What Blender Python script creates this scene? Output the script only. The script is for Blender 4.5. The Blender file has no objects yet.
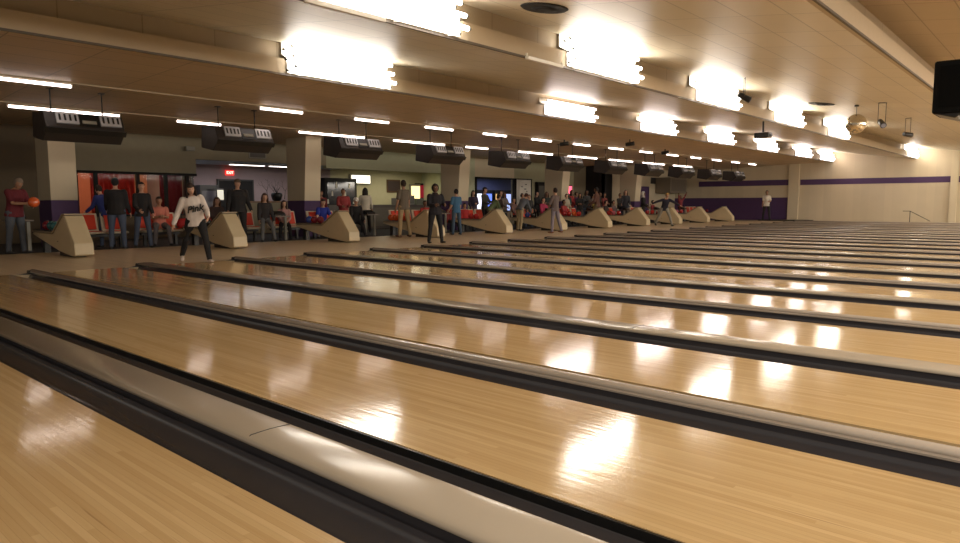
import bpy, math, random
from mathutils import Vector, Matrix
random.seed(7)
COL = bpy.context.scene.collection
sc = bpy.context.scene
R = math.radians
PI = math.pi

# ---------------------------------------------------------------- mesh helper
class MB:
    def __init__(s): s.v = []; s.f = []; s.smooth = []
    def add(s, vs, fs, sm=False):
        n = len(s.v); s.v += [tuple(v) for v in vs]
        for f in fs: s.f.append([i + n for i in f]); s.smooth.append(sm)
        return s
    def box(s, x0, x1, y0, y1, z0, z1):
        return s.add([(x0,y0,z0),(x1,y0,z0),(x1,y1,z0),(x0,y1,z0),(x0,y0,z1),(x1,y0,z1),(x1,y1,z1),(x0,y1,z1)],
                     [(0,3,2,1),(4,5,6,7),(0,1,5,4),(1,2,6,5),(2,3,7,6),(3,0,4,7)])
    def prism(s, prof, a, b, axis='y', sm=False):
        # prof: closed 2D polygon; axis y -> prof=(x,z); axis x -> prof=(y,z)
        n = len(prof)
        P = (lambda q, t: (q[0], t, q[1])) if axis == 'y' else ((lambda q, t: (t, q[0], q[1])) if axis == 'x' else (lambda q, t: (q[0], q[1], t)))
        vs = [P(q, a) for q in prof] + [P(q, b) for q in prof]
        fs = [list(range(n))[::-1], list(range(n, 2*n))]
        s.add(vs, fs)
        k = len(s.v) - 2*n
        for i in range(n):
            j = (i+1) % n
            s.f.append([k+i, k+j, k+n+j, k+n+i]); s.smooth.append(sm)
        return s
    def sheet(s, prof, a, b, axis='x', sm=True):
        n = len(prof)
        P = (lambda q, t: (q[0], t, q[1])) if axis == 'y' else (lambda q, t: (t, q[0], q[1]))
        vs = [P(q, a) for q in prof] + [P(q, b) for q in prof]
        return s.add(vs, [(i, i+1, n+i+1, n+i) for i in range(n-1)], sm)
    def loft(s, rings, sm=True, cap=True):
        # rings: list of (center, U, V) elliptical axes vectors
        n = 12; k = len(s.v); vs = []
        for c, U, V in rings:
            for i in range(n):
                a = 2*PI*i/n; vs.append(Vector(c) + Vector(U)*math.cos(a) + Vector(V)*math.sin(a))
        fs = []
        for r in range(len(rings)-1):
            for i in range(n):
                j = (i+1) % n
                fs.append((r*n+i, r*n+j, (r+1)*n+j, (r+1)*n+i))
        if cap:
            fs.append(list(range(n))[::-1]); fs.append(list(range((len(rings)-1)*n, len(rings)*n)))
        return s.add(vs, fs, sm)
    def tube(s, pts, rs, n=10, sm=True):
        if not isinstance(rs, (list, tuple)): rs = [rs]*len(pts)
        pts = [Vector(p) for p in pts]; vs = []
        for k, p in enumerate(pts):
            d = (pts[min(k+1, len(pts)-1)] - pts[max(k-1, 0)]).normalized()
            h = Vector((0,0,1)) if abs(d.z) < .9 else Vector((1,0,0))
            U = d.cross(h).normalized(); V = d.cross(U)
            for i in range(n):
                a = 2*PI*i/n; vs.append(p + (U*math.cos(a) + V*math.sin(a))*rs[k])
        fs = []
        for r in range(len(pts)-1):
            for i in range(n):
                j = (i+1) % n; fs.append((r*n+i, (r+1)*n+i, (r+1)*n+j, r*n+j))
        s.add(vs, fs, sm)
        b = len(s.v) - len(vs)
        s.f.append([b+i for i in range(n)]); s.smooth.append(False)
        s.f.append([b+(len(pts)-1)*n+i for i in range(n)][::-1]); s.smooth.append(False)
        return s
    def limb(s, pts, rs, n=12):
        # tube with rounded ends
        pts = [Vector(p) for p in pts]; d0 = (pts[0]-pts[1]).normalized(); d1 = (pts[-1]-pts[-2]).normalized()
        P = [pts[0]+d0*rs[0]*.9, pts[0]+d0*rs[0]*.55] + pts + [pts[-1]+d1*rs[-1]*.55, pts[-1]+d1*rs[-1]*.9]
        Q = [rs[0]*.35, rs[0]*.8] + list(rs) + [rs[-1]*.8, rs[-1]*.35]
        return s.tube(P, Q, n)
    def ball(s, c, r, n=16, m=10, M=None):
        vs = [Vector((0,0,1))]; fs = []
        for i in range(1, m):
            for j in range(n):
                t = PI*i/m; a = 2*PI*j/n
                vs.append(Vector((math.sin(t)*math.cos(a), math.sin(t)*math.sin(a), math.cos(t))))
        vs.append(Vector((0,0,-1)))
        for j in range(n): fs.append((0, 1+j, 1+(j+1)%n))
        for i in range(m-2):
            for j in range(n):
                a = 1+i*n+j; b = 1+i*n+(j+1)%n; fs.append((a, a+n, b+n, b))
        L = len(vs)-1
        for j in range(n): fs.append((L, L-n+(j+1)%n, L-n+j))
        rr = Vector(r) if not isinstance(r, (int, float)) else Vector((r, r, r))
        out = []
        for v in vs:
            w = Vector((v.x*rr.x, v.y*rr.y, v.z*rr.z))
            if M is not None: w = M @ w
            out.append(w + Vector(c))
        return s.add(out, fs, True)
    def build(s, name, mat, parent=None, loc=None, bevel=0, kind=None):
        me = bpy.data.meshes.new(name); me.from_pydata(s.v, [], s.f); me.update()
        me.polygons.foreach_set('use_smooth', s.smooth)
        if mat: me.materials.append(mat)
        o = bpy.data.objects.new(name, me); COL.objects.link(o)
        if parent: o.parent = parent
        if loc: o.location = loc
        if bevel:
            b = o.modifiers.new('bevel', 'BEVEL'); b.width = bevel; b.segments = 2; b.limit_method = 'ANGLE'; b.angle_limit = R(35)
        if kind: o['kind'] = kind
        return o
    def solid(s, voxel, smooth_it=4):
        """merge overlapping closed shapes into one continuous smooth mesh"""
        me = bpy.data.meshes.new('tmp'); me.from_pydata(s.v, [], s.f); me.update()
        o = bpy.data.objects.new('tmp', me); COL.objects.link(o)
        m = o.modifiers.new('r', 'REMESH'); m.mode = 'VOXEL'; m.voxel_size = voxel; m.use_smooth_shade = True
        if smooth_it:
            m2 = o.modifiers.new('s', 'SMOOTH'); m2.iterations = smooth_it; m2.factor = .5
        dg = bpy.context.evaluated_depsgraph_get()
        nm = bpy.data.meshes.new_from_object(o.evaluated_get(dg))
        bpy.data.objects.remove(o); bpy.data.meshes.remove(me)
        vs = [tuple(v.co) for v in nm.vertices]; fs = [list(p.vertices) for p in nm.polygons]
        bpy.data.meshes.remove(nm)
        r = MB(); r.v = vs; r.f = fs; r.smooth = [True]*len(fs)
        return r

def tag(o, label=None, cat=None, group=None, kind=None):
    if label: o['label'] = label
    if cat: o['category'] = cat
    if group: o['group'] = group
    if kind: o['kind'] = kind
    return o
def thing(name, label, cat, loc=(0,0,0), rz=0, group=None):
    o = bpy.data.objects.new(name, None); COL.objects.link(o); o.empty_display_size = .2
    o.location = loc; o.rotation_euler = (0,0,rz)
    return tag(o, label, cat, group)
def dup(root, loc, label=None, rz=None):
    r = root.copy(); COL.objects.link(r); r.location = loc
    if rz is not None: r.rotation_euler = (0,0,rz)
    if label: r['label'] = label
    for ch in list(root.children):
        c = ch.copy(); COL.objects.link(c); c.parent = r
        for g in list(ch.children):
            d = g.copy(); COL.objects.link(d); d.parent = c
    return r
ORD = ['first','second','third','fourth','fifth','sixth','seventh','eighth','ninth','tenth','eleventh','twelfth','thirteenth',
       'fourteenth','fifteenth','sixteenth','seventeenth','eighteenth','nineteenth','twentieth','twenty-first','twenty-second',
       'twenty-third','twenty-fourth','twenty-fifth','twenty-sixth','twenty-seventh']

# ---------------------------------------------------------------- materials
_mc = {}
def mat(name, col, rough=.5, metal=0, spec=.5, var=.06, scale=6, coat=0, bump=0):
    if name in _mc: return _mc[name]
    m = bpy.data.materials.new(name); m.use_nodes = True; nt = m.node_tree; N = nt.nodes; L = nt.links
    b = N['Principled BSDF']
    b.inputs['Roughness'].default_value = rough; b.inputs['Metallic'].default_value = metal
    b.inputs['Specular IOR Level'].default_value = spec; b.inputs['Coat Weight'].default_value = coat
    tc = N.new('ShaderNodeTexCoord'); no = N.new('ShaderNodeTexNoise'); no.inputs['Scale'].default_value = scale
    no.inputs['Detail'].default_value = 3
    L.new(tc.outputs['Object'], no.inputs['Vector'])
    mx = N.new('ShaderNodeMix'); mx.data_type = 'RGBA'
    mx.inputs[6].default_value = (*[c*(1-var) for c in col], 1); mx.inputs[7].default_value = (*[min(1, c*(1+var)) for c in col], 1)
    L.new(no.outputs['Fac'], mx.inputs[0]); L.new(mx.outputs[2], b.inputs['Base Color'])
    if bump:
        bp = N.new('ShaderNodeBump'); bp.inputs['Strength'].default_value = bump; bp.inputs['Distance'].default_value = .01
        L.new(no.outputs['Fac'], bp.inputs['Height']); L.new(bp.outputs['Normal'], b.inputs['Normal'])
    _mc[name] = m; return m
def emis(name, col, s):
    if name in _mc: return _mc[name]
    m = bpy.data.materials.new(name); m.use_nodes = True; nt = m.node_tree
    b = nt.nodes['Principled BSDF']; b.inputs['Base Color'].default_value = (*col, 1)
    b.inputs['Emission Color'].default_value = (*col, 1); b.inputs['Emission Strength'].default_value = s
    _mc[name] = m; return m

def math_node(N, L, op, a, b=None, c=None):
    n = N.new('ShaderNodeMath'); n.operation = op
    for i, v in enumerate((a, b, c)):
        if v is None: continue
        if isinstance(v, (int, float)): n.inputs[i].default_value = v
        else: L.new(v, n.inputs[i])
    return n.outputs[0]

def wood(name, c_lo, c_hi, dark, board=.0275, seg=1.7, rough=.11, gap=.35, spec=.5, coat=0):
    m = bpy.data.materials.new(name); m.use_nodes = True; nt = m.node_tree; N = nt.nodes; L = nt.links
    b = N['Principled BSDF']; tc = N.new('ShaderNodeTexCoord'); sp = N.new('ShaderNodeSeparateXYZ')
    L.new(tc.outputs['Object'], sp.inputs[0])
    X, Y = sp.outputs[0], sp.outputs[1]
    yr = math_node(N, L, 'DIVIDE', Y, board); row = math_node(N, L, 'FLOOR', yr)
    wn = N.new('ShaderNodeTexWhiteNoise'); wn.noise_dimensions = '1D'; L.new(row, wn.inputs['W'])
    off = math_node(N, L, 'MULTIPLY', wn.outputs['Value'], 7.3)
    xs = math_node(N, L, 'ADD', math_node(N, L, 'DIVIDE', X, seg), off); xi = math_node(N, L, 'FLOOR', xs)
    cb = N.new('ShaderNodeCombineXYZ'); L.new(row, cb.inputs[0]); L.new(xi, cb.inputs[1])
    w2 = N.new('ShaderNodeTexWhiteNoise'); w2.noise_dimensions = '2D'; L.new(cb.outputs[0], w2.inputs['Vector'])
    mp = N.new('ShaderNodeMapping'); mp.inputs['Scale'].default_value = (1.2, 46, 1); L.new(tc.outputs['Object'], mp.inputs[0])
    gr = N.new('ShaderNodeTexNoise'); gr.inputs['Scale'].default_value = 1.6; gr.inputs['Detail'].default_value = 5; L.new(mp.outputs[0], gr.inputs['Vector'])
    f = math_node(N, L, 'ADD', math_node(N, L, 'MULTIPLY', w2.outputs['Value'], .6), math_node(N, L, 'MULTIPLY', gr.outputs['Fac'], .55))
    ra = N.new('ShaderNodeValToRGB'); e = ra.color_ramp.elements
    e[0].position = .1; e[0].color = (*c_lo, 1); e[1].position = .95; e[1].color = (*c_hi, 1)
    L.new(f, ra.inputs[0])
    # dark mineral streaks
    mp2 = N.new('ShaderNodeMapping'); mp2.inputs['Scale'].default_value = (1.5, 70, 1); L.new(tc.outputs['Object'], mp2.inputs[0])
    st = N.new('ShaderNodeTexNoise'); st.inputs['Scale'].default_value = 1.1; st.inputs['Detail'].default_value = 2; L.new(mp2.outputs[0], st.inputs['Vector'])
    sr = N.new('ShaderNodeValToRGB'); sr.color_ramp.elements[0].position = .66; sr.color_ramp.elements[1].position = .78; L.new(st.outputs['Fac'], sr.inputs[0])
    mx = N.new('ShaderNodeMix'); mx.data_type = 'RGBA'; L.new(math_node(N, L, 'MULTIPLY', sr.outputs[0], .55), mx.inputs[0])
    L.new(ra.outputs[0], mx.inputs[6]); mx.inputs[7].default_value = (*dark, 1)
    # joints
    fr = math_node(N, L, 'FRACT', yr); g = math_node(N, L, 'LESS_THAN', fr, .07)
    mj = N.new('ShaderNodeMix'); mj.data_type = 'RGBA'; L.new(math_node(N, L, 'MULTIPLY', g, gap), mj.inputs[0])
    L.new(mx.outputs[2], mj.inputs[6]); mj.inputs[7].default_value = (*dark, 1)
    L.new(mj.outputs[2], b.inputs['Base Color'])
    b.inputs['Specular IOR Level'].default_value = spec
    b.inputs['Coat Weight'].default_value = coat; b.inputs['Coat Roughness'].default_value = .06
    ro = math_node(N, L, 'ADD', rough, math_node(N, L, 'MULTIPLY', gr.outputs['Fac'], .05)); L.new(ro, b.inputs['Roughness'])
    # slight cupping of the boards: smears the reflections across the grain
    mp3 = N.new('ShaderNodeMapping'); mp3.inputs['Scale'].default_value = (1.0, 26, 1); L.new(tc.outputs['Object'], mp3.inputs[0])
    bn = N.new('ShaderNodeTexNoise'); bn.inputs['Scale'].default_value = 1.4; bn.inputs['Detail'].default_value = 3; L.new(mp3.outputs[0], bn.inputs['Vector'])
    bp = N.new('ShaderNodeBump'); bp.inputs['Strength'].default_value = .16; bp.inputs['Distance'].default_value = .004
    L.new(bn.outputs['Fac'], bp.inputs['Height']); L.new(bp.outputs['Normal'], b.inputs['Normal'])
    return m

def tiles(name, col, sx, sy, line=.62, rough=.45, w=.012, spec=.5, amp=.08):
    """ceiling tile grid in object x / y"""
    m = bpy.data.materials.new(name); m.use_nodes = True; nt = m.node_tree; N = nt.nodes; L = nt.links
    b = N['Principled BSDF']; tc = N.new('ShaderNodeTexCoord'); sp = N.new('ShaderNodeSeparateXYZ'); L.new(tc.outputs['Object'], sp.inputs[0])
    fx = math_node(N, L, 'FRACT', math_node(N, L, 'DIVIDE', sp.outputs[0], sx)); fy = math_node(N, L, 'FRACT', math_node(N, L, 'DIVIDE', sp.outputs[1], sy))
    g = math_node(N, L, 'MAXIMUM', math_node(N, L, 'LESS_THAN', fx, w/sx), math_node(N, L, 'LESS_THAN', fy, w/sy))
    ix = math_node(N, L, 'FLOOR', math_node(N, L, 'DIVIDE', sp.outputs[0], sx)); iy = math_node(N, L, 'FLOOR', math_node(N, L, 'DIVIDE', sp.outputs[1], sy))
    cb = N.new('ShaderNodeCombineXYZ'); L.new(ix, cb.inputs[0]); L.new(iy, cb.inputs[1])
    wn = N.new('ShaderNodeTexWhiteNoise'); wn.noise_dimensions = '2D'; L.new(cb.outputs[0], wn.inputs['Vector'])
    no = N.new('ShaderNodeTexNoise'); no.inputs['Scale'].default_value = 2; L.new(tc.outputs['Object'], no.inputs['Vector'])
    t = math_node(N, L, 'ADD', math_node(N, L, 'MULTIPLY', wn.outputs['Value'], .5), math_node(N, L, 'MULTIPLY', no.outputs['Fac'], .5))
    mx = N.new('ShaderNodeMix'); mx.data_type = 'RGBA'; L.new(t, mx.inputs[0])
    mx.inputs[6].default_value = (*[c*(1-amp) for c in col], 1); mx.inputs[7].default_value = (*[c*(1+amp) for c in col], 1)
    m2 = N.new('ShaderNodeMix'); m2.data_type = 'RGBA'; L.new(g, m2.inputs[0]); L.new(mx.outputs[2], m2.inputs[6])
    m2.inputs[7].default_value = (*[c*line for c in col], 1)
    L.new(m2.outputs[2], b.inputs['Base Color']); b.inputs['Roughness'].default_value = rough; b.inputs['Specular IOR Level'].default_value = spec
    bp = N.new('ShaderNodeBump'); bp.inputs['Strength'].default_value = .3; bp.inputs['Distance'].default_value = .01
    L.new(wn.outputs['Value'], bp.inputs['Height']); 
    return m

CAM_X = 12.509
LANE0 = 1.66            # centre of the wide divider nearest the camera
PITCH = 1.75
GW, GN, GUT = .256, .096, .235
def half(i): return (GW if i % 2 == 0 else GN)/2
def dy(i): return LANE0 + i*PITCH
XEND = 19.2
YFAR = 44.5
FIRST, LAST = -2, 23

M_lane = wood('lane_maple', (.57,.375,.165), (.72,.51,.262), (.26,.13,.05), rough=.065, gap=.22, spec=.55)
M_app = wood('approach_maple', (.58,.45,.27), (.70,.55,.35), (.35,.22,.10), board=.055, seg=2.2, rough=.32, gap=.25, spec=.4)
M_gut = mat('gutter_plastic', (.06,.056,.062), .17, spec=.6, var=.15, scale=3)
M_cap = mat('cap_cream', (.47,.40,.31), .19, spec=.38, var=.05, scale=2)
M_pipe = mat('cap_grey_pink', (.48,.41,.34), .22, spec=.42, var=.05, scale=2)
M_blk = mat('black_plastic', (.012,.012,.012), .35)
M_dk = mat('dark_metal', (.03,.028,.026), .45)
M_under = mat('lane_bed', (.05,.035,.02), .8)
M_ceilA = tiles('ceiling_tan', (.64,.49,.32), .61, 1.335, line=.6, rough=.55, w=.02)
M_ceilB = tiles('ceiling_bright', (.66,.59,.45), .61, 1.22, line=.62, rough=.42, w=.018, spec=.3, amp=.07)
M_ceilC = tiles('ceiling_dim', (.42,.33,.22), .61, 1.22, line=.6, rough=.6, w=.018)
M_face = tiles('cove_face', (.40,.32,.215), 5, 1.22, line=.7, rough=.6, w=.02)
M_lip = mat('cove_beam', (.48,.385,.26), .6, var=.05)
M_strip = mat('lip_strip', (.10,.075,.05), .5)
M_wall = mat('wall_cream', (.62,.53,.37), .75, var=.04, scale=1.2)
M_wallfar = tiles('wall_block', (.60,.51,.36), .4, 100, line=.97, rough=.8, w=.01)
M_purp = mat('wall_purple', (.075,.035,.11), .65)
M_brown = mat('wall_brown', (.13,.095,.055), .8)
M_olive = mat('soffit_olive', (.32,.28,.19), .8)
M_green = mat('soffit_green', (.50,.52,.35), .8)
M_bluew = mat('soffit_blue', (.55,.62,.66), .8)
M_carpet = mat('carpet', (.035,.03,.028), .95, var=.4, scale=40)
M_dark = mat('dark_void', (.015,.013,.012), .9)
M_hood = mat('ball_return_beige', (.62,.50,.31), .42, var=.05, scale=5)
M_hoodt = mat('ball_return_trim', (.36,.28,.18), .4)
M_red = mat('seat_red', (.62,.05,.02), .38)
M_shell = mat('seat_shell', (.62,.52,.38), .4)
M_grey = mat('post_grey', (.30,.28,.23), .5)
M_table = mat('table_top', (.16,.12,.09), .35)
M_silver = mat('monitor_silver', (.55,.55,.58), .35, metal=.2)
M_mon = mat('monitor_case', (.028,.022,.020), .45)
M_white = mat('white_enamel', (.8,.76,.68), .3)
M_tube = emis('tube_big', (1,.95,.89), 9)
M_tubep = emis('tube_pinkish', (1,.91,.9), 7.5)
M_tubes = emis('tube_small', (1,.86,.80), 7)

# ---------------------------------------------------------------- camera
f, cx, cz, yaw, pit, rol = 681.7292, 12.509, 1.0948, .7219, .0995, -.0023
F = Vector((-math.sin(yaw)*math.cos(pit), math.cos(yaw)*math.cos(pit), -math.sin(pit)))
R0 = Vector((math.cos(yaw), math.sin(yaw), 0)); U0 = R0.cross(F)
c_, s_ = math.cos(rol), math.sin(rol)
R2 = c_*R0 + s_*U0; U2 = -s_*R0 + c_*U0
cam = bpy.data.cameras.new('camera'); co = bpy.data.objects.new('camera', cam); COL.objects.link(co)
co.matrix_world = Matrix(((R2.x, U2.x, -F.x, cx), (R2.y, U2.y, -F.y, 0), (R2.z, U2.z, -F.z, cz), (0,0,0,1)))
cam.lens = f/960*36; cam.sensor_width = 36; cam.clip_end = 200; cam.clip_start = .02
sc.camera = co

# ---------------------------------------------------------------- floor, lanes, dividers
MB().box(-5.25, 0, -6, 42.35, -.12, 0).build('floor', M_app, kind='structure')
MB().box(-17, -5.25, -6, YFAR, -.12, -.002).build('floor', M_carpet, kind='structure')
MB().box(-5.25, XEND+1, 42.35, YFAR, -.12, 0).build('floor', mat('walkway', (.40,.32,.2), .5), kind='structure')
MB().box(0, XEND+1, -6, 42.35, -.30, -.14).build('floor', M_under, kind='structure')

for i in range(FIRST, LAST):
    y0 = dy(i) + half(i) + GUT; y1 = dy(i+1) - half(i+1) - GUT
    k = i + 1
    if k < 0: lab = 'polished maple bowling lane beside the camera, nearer than every lane in view'
    elif k == 0: lab = 'nearest maple bowling lane, cut off by the bottom left corner'
    else: lab = '%s polished maple bowling lane counted from the nearest corner lane, glossy with lamp reflections' % ORD[k]
    o = MB().box(0, XEND, -(y1-y0)/2, (y1-y0)/2, -.055, 0).build('bowling_lane', M_lane, loc=(0, (y0+y1)/2 , 0))
    tag(o, lab, 'bowling lane', 'bowling lanes')
    # black shiny edging strip of the lane towards the gutters, a part
    e = MB(); h = (y1-y0)/2
    e.box(0, XEND, -h-.012, -h, -.10, -.004 if i == 0 else -.02)
    e.build('edge_strip', M_blk, o)
    MB().box(0, XEND, h, h+.012, -.10, -.02).build('edge_strip', M_blk, o)

def gutter_prof(c, w):
    # half pipe across y
    return [(c + w/2*math.cos(PI + PI*t/12), -.012 + .085*math.sin(PI + PI*t/12)) for t in range(13)]
for i in range(FIRST, LAST+1):
    wide = i % 2 == 0; h = half(i)
    k = i
    if wide:
        kd = 'wide cream capped divider'
    else:
        kd = 'narrow pale pipe capped divider'
    if i < 0: lab = '%s between lanes, lying nearer than the whole view, %s' % (kd, ORD[-i-1])
    elif i == 0: lab = 'broad cream capped lane divider running across the near left corner'
    else: lab = '%s between dark gutters, %s divider beyond the near corner one' % (kd, ORD[k-1])
    t = thing('lane_divider', lab, 'lane divider', (0, dy(i), 0), 0, 'gutter dividers between the lanes')
    if wide:
        n = 14; prof = [(-h+.012, .022), (-h, .026)]
        prof += [(-h*math.cos(PI*j/n)*1.0, .028 + .030*math.sin(PI*j/n)**.45) for j in range(1, n)]
        prof += [(h, .026), (h-.012, .022)]
        c = MB().prism([(p[0], p[1]) for p in prof], -.06, XEND, 'x', sm=True).build('cap', M_cap, t)
        # thin bright lip line on the near side
        MB().box(-.05, XEND, -h+.02, h-.02, -.10, .03).build('core', M_gut, t)
    else:
        mb = MB()
        n = 12
        prof = [(-h*.15 + h*.85*math.cos(2*PI*j/n), .046 + .023*math.sin(2*PI*j/n)) for j in range(n)]
        mb.prism([(p[0]+h*.15, p[1]) for p in prof], -.02, XEND, 'x', sm=True)
        c = mb.build('cap', M_pipe, t)
        MB().prism([(-h-.002, .020), (-h-.004, .030), (-h+.012, .036), (h-.012, .036), (h+.004, .030), (h+.002, .020)], -.02, XEND, 'x').build('pipe_bracket', M_pipe, t)
        MB().box(-.02, XEND, -h+.015, h-.015, -.10, .022).build('core', M_gut, t)
    if wide:    # joints between the cap sections
        for xj in (5.0, 9.75, 14.5):
            MB().tube([(xj, -h+.004, .034), (xj, -h+.03, .056), (xj, 0, .0590), (xj, h-.03, .056), (xj, h-.004, .034)], .0022, 5).build('joint', M_dk, t)
    for s in (-1, 1):
        gc = s*(h + GUT/2)
        MB().sheet(gutter_prof(gc, GUT-.006), 0.02, XEND, 'x').build('gutter', M_gut, t)
    # dark end piece where the divider meets the approach
    MB().prism([(-h-.2, -.012), (-h-.2, -.008), (-h-.02, .004), (-h-.01, .05), (h+.01, .05), (h+.02, .004), (h+.2, -.008), (h+.2, -.012)], -.075, .02, 'x').build('end_cap', M_dk, t)

# ---------------------------------------------------------------- ceiling
def slab(name, x0, z0, x1, z1, m, ya=-5, yb=YFAR, th=.04):
    # object placed with local x along the slope so that tile lines follow it
    L_ = math.hypot(x1-x0, z1-z0); a = math.atan2(z1-z0, x1-x0)
    o = MB().box(0, L_, 0, yb-ya, 0, th).build(name, m, kind='structure')
    o.location = (x0, ya, z0); o.rotation_euler = (0, -a, 0); return o
LIP = [1.2, 5.45, 9.97, 14.4]; ZL, ZT = 3.5, 4.12
slab('ceiling', -10, 3.3, -5, 3.3, M_ceilA)
slab('ceiling', -5, 3.3, -2.2, 3.42, M_ceilA)
slab('ceiling', -2.2, 3.42, 1.2, 3.5, M_ceilA)
for n, x in enumerate(LIP):
    # stepped cove: low beam, set-back face above it
    MB().box(x-.10, x, -5, YFAR, ZL, 3.78).build('trim_%d' % (4*n+1), M_lip, kind='structure')
    MB().box(x-.24, x-.20, -5, YFAR, 3.76, ZT+.05).build('trim_%d' % (4*n+2), M_face, kind='structure')
    MB().box(x-.22, x-.02, -5, YFAR, 3.74, 3.78).build('trim_%d' % (4*n+3), M_face, kind='structure')
    MB().box(x-.02, x+.012, -5, YFAR, ZL-.022, ZL+.012).build('trim_%d' % (4*n+4), M_strip, kind='structure')
    nx = LIP[n+1] if n < 3 else 20.2
    slab('ceiling', x-.24, ZT, nx-.02, ZL, M_ceilB if n < 2 else M_ceilC)
# thin battens on the bends of the low ceiling
MB().box(-2.22, -2.18, -5, YFAR, 3.395, 3.42).build('trim_20', M_lip, kind='structure')
MB().box(-5.02, -4.98, -5, YFAR, 3.275, 3.30).build('trim_21', M_lip, kind='structure')

# ---------------------------------------------------------------- cove lamps
def cove_lamp(yc, x, m, label, ln=2.44, ntube=7, top=.60):
    t = thing('cove_lamp', label, 'ceiling light', (x, yc, 3.5), 0, 'cove lamp banks')
    # curved white reflector behind the tubes
    prof = [(.0, .02), (-.02, .05), (-.025, .29), (-.10, .33), (-.19, .38), (-.195, .50), (-.195, top+.02)]
    MB().sheet([(p[0]+.03, p[1]) for p in prof], -ln/2-.05, ln/2+.05, 'y').build('reflector', M_white, t)
    for k in range(ntube):
        u = k/(ntube-1)
        pz = .05 + (top-.02)*u; px = .10 - .18*max(0, pz-.2)/.45
        sh = (.16 if k % 2 else -.10)*(.6+.4*random.random())
        o = MB().tube([(px, -ln/2+sh, pz), (px, ln/2+sh, pz)], .038, 8).build('tube', m, t)
        s = MB()
        for e in (-1, 1): s.tube([(px, e*ln/2+sh, pz), (px, e*(ln/2+.05)+sh, pz)], .022, 8)
        s.build('tube_cap', M_dk, o)
    b = MB()
    for e in (-1, 0, 1): b.box(-.02, .06, e*ln*.42-.02, e*ln*.42+.02, .0, .06)
    b.build('bracket', M_white, t)
    return t
ROW1 = [8.65, 16.75, 22.2, 27.65, 33.1, 38.6, 43.0]
ROW2 = [6.28, 11.6, 17.0, 22.5, 28.2, 43.0]
for n, y in enumerate(ROW1):
    cove_lamp(y, 1.24, M_tubep if n else M_tube, '%s bright cove lamp bank from the left in the farther cove' % ORD[n], ntube=(7,4,5,5,5,5,5)[n], top=(.6,.38,.46,.48,.48,.48,.48)[n])
for n, y in enumerate(ROW2):
    if n < 5: lab = '%s blazing white cove lamp bank from the left in the nearer cove' % ORD[n]
    else: lab = 'lone far cove lamp bank of the nearer cove, just before the end wall'
    cove_lamp(y, 5.47, M_tube, lab)
# white sheet metal channels hanging under the nearer lip
for n, (y0, y1) in enumerate(((4.85, 6.05), (9.1, 10.1))):
    t = thing('light_channel', ['white metal light channel slung below the nearest cove lamp', 'short white light channel left of the second nearer cove lamp'][n], 'light fitting', (5.53, (y0+y1)/2, 3.44), 0)
    w = (y1-y0)/2
    MB().prism([(-.03,0),(.03,0),(.04,.05),(.03,.05),(.022,.01),(-.022,.01),(-.03,.05),(-.04,.05)], -w, w, 'y').build('channel', M_white, t)
    b = MB()
    for e in (-1, 1): b.box(-.012, .012, e*w-.012, e*w+.012, 0, .10)
    b.build('bracket', M_white, t)

# small tube lamps on the low ceiling
def strip_lamp(x, y0, y1, z, label, grp):
    t = thing('strip_lamp', label, 'ceiling light', (x, (y0+y1)/2, z), 0, grp); w = (y1-y0)/2
    MB().box(-.05, .05, -w-.02, w+.02, -.035, .0).build('housing', M_white, t)
    MB().tube([(0, -w, -.06), (0, w, -.06)], .027, 8).build('tube', M_tubes, t)
    for e in (-1, 1): MB().box(-.02, .02, e*(w+.01)-.01, e*(w+.01)+.01, -.085, -.03).build('socket', M_white, t)
    return t
ya = [(3.68, 4.88), (8.93, 10.1)] + [(12.33+2.62*k-.6, 12.33+2.62*k+.6) for k in range(12)]
for n, (a, b) in enumerate(ya):
    strip_lamp(-2.3, a, b, 3.415 - .0, '%s small tube lamp from the left in the row nearer the lanes' % ORD[n], 'small tube lamps, nearer row')
yb = [(4.6, 6.9), (8.32, 9.52), (12.0, 14.5), (15.75, 18.25), (19.4, 20.7), (22.6, 25.1), (26.3, 28.8), (29.9, 32.3), (33.4, 35.9), (37.0, 39.5)]
for n, (a, b) in enumerate(yb):
    strip_lamp(-5.3, a, b, 3.30, '%s tube lamp from the left in the row over the seating' % ORD[n], 'tube lamps over the seating')

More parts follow.
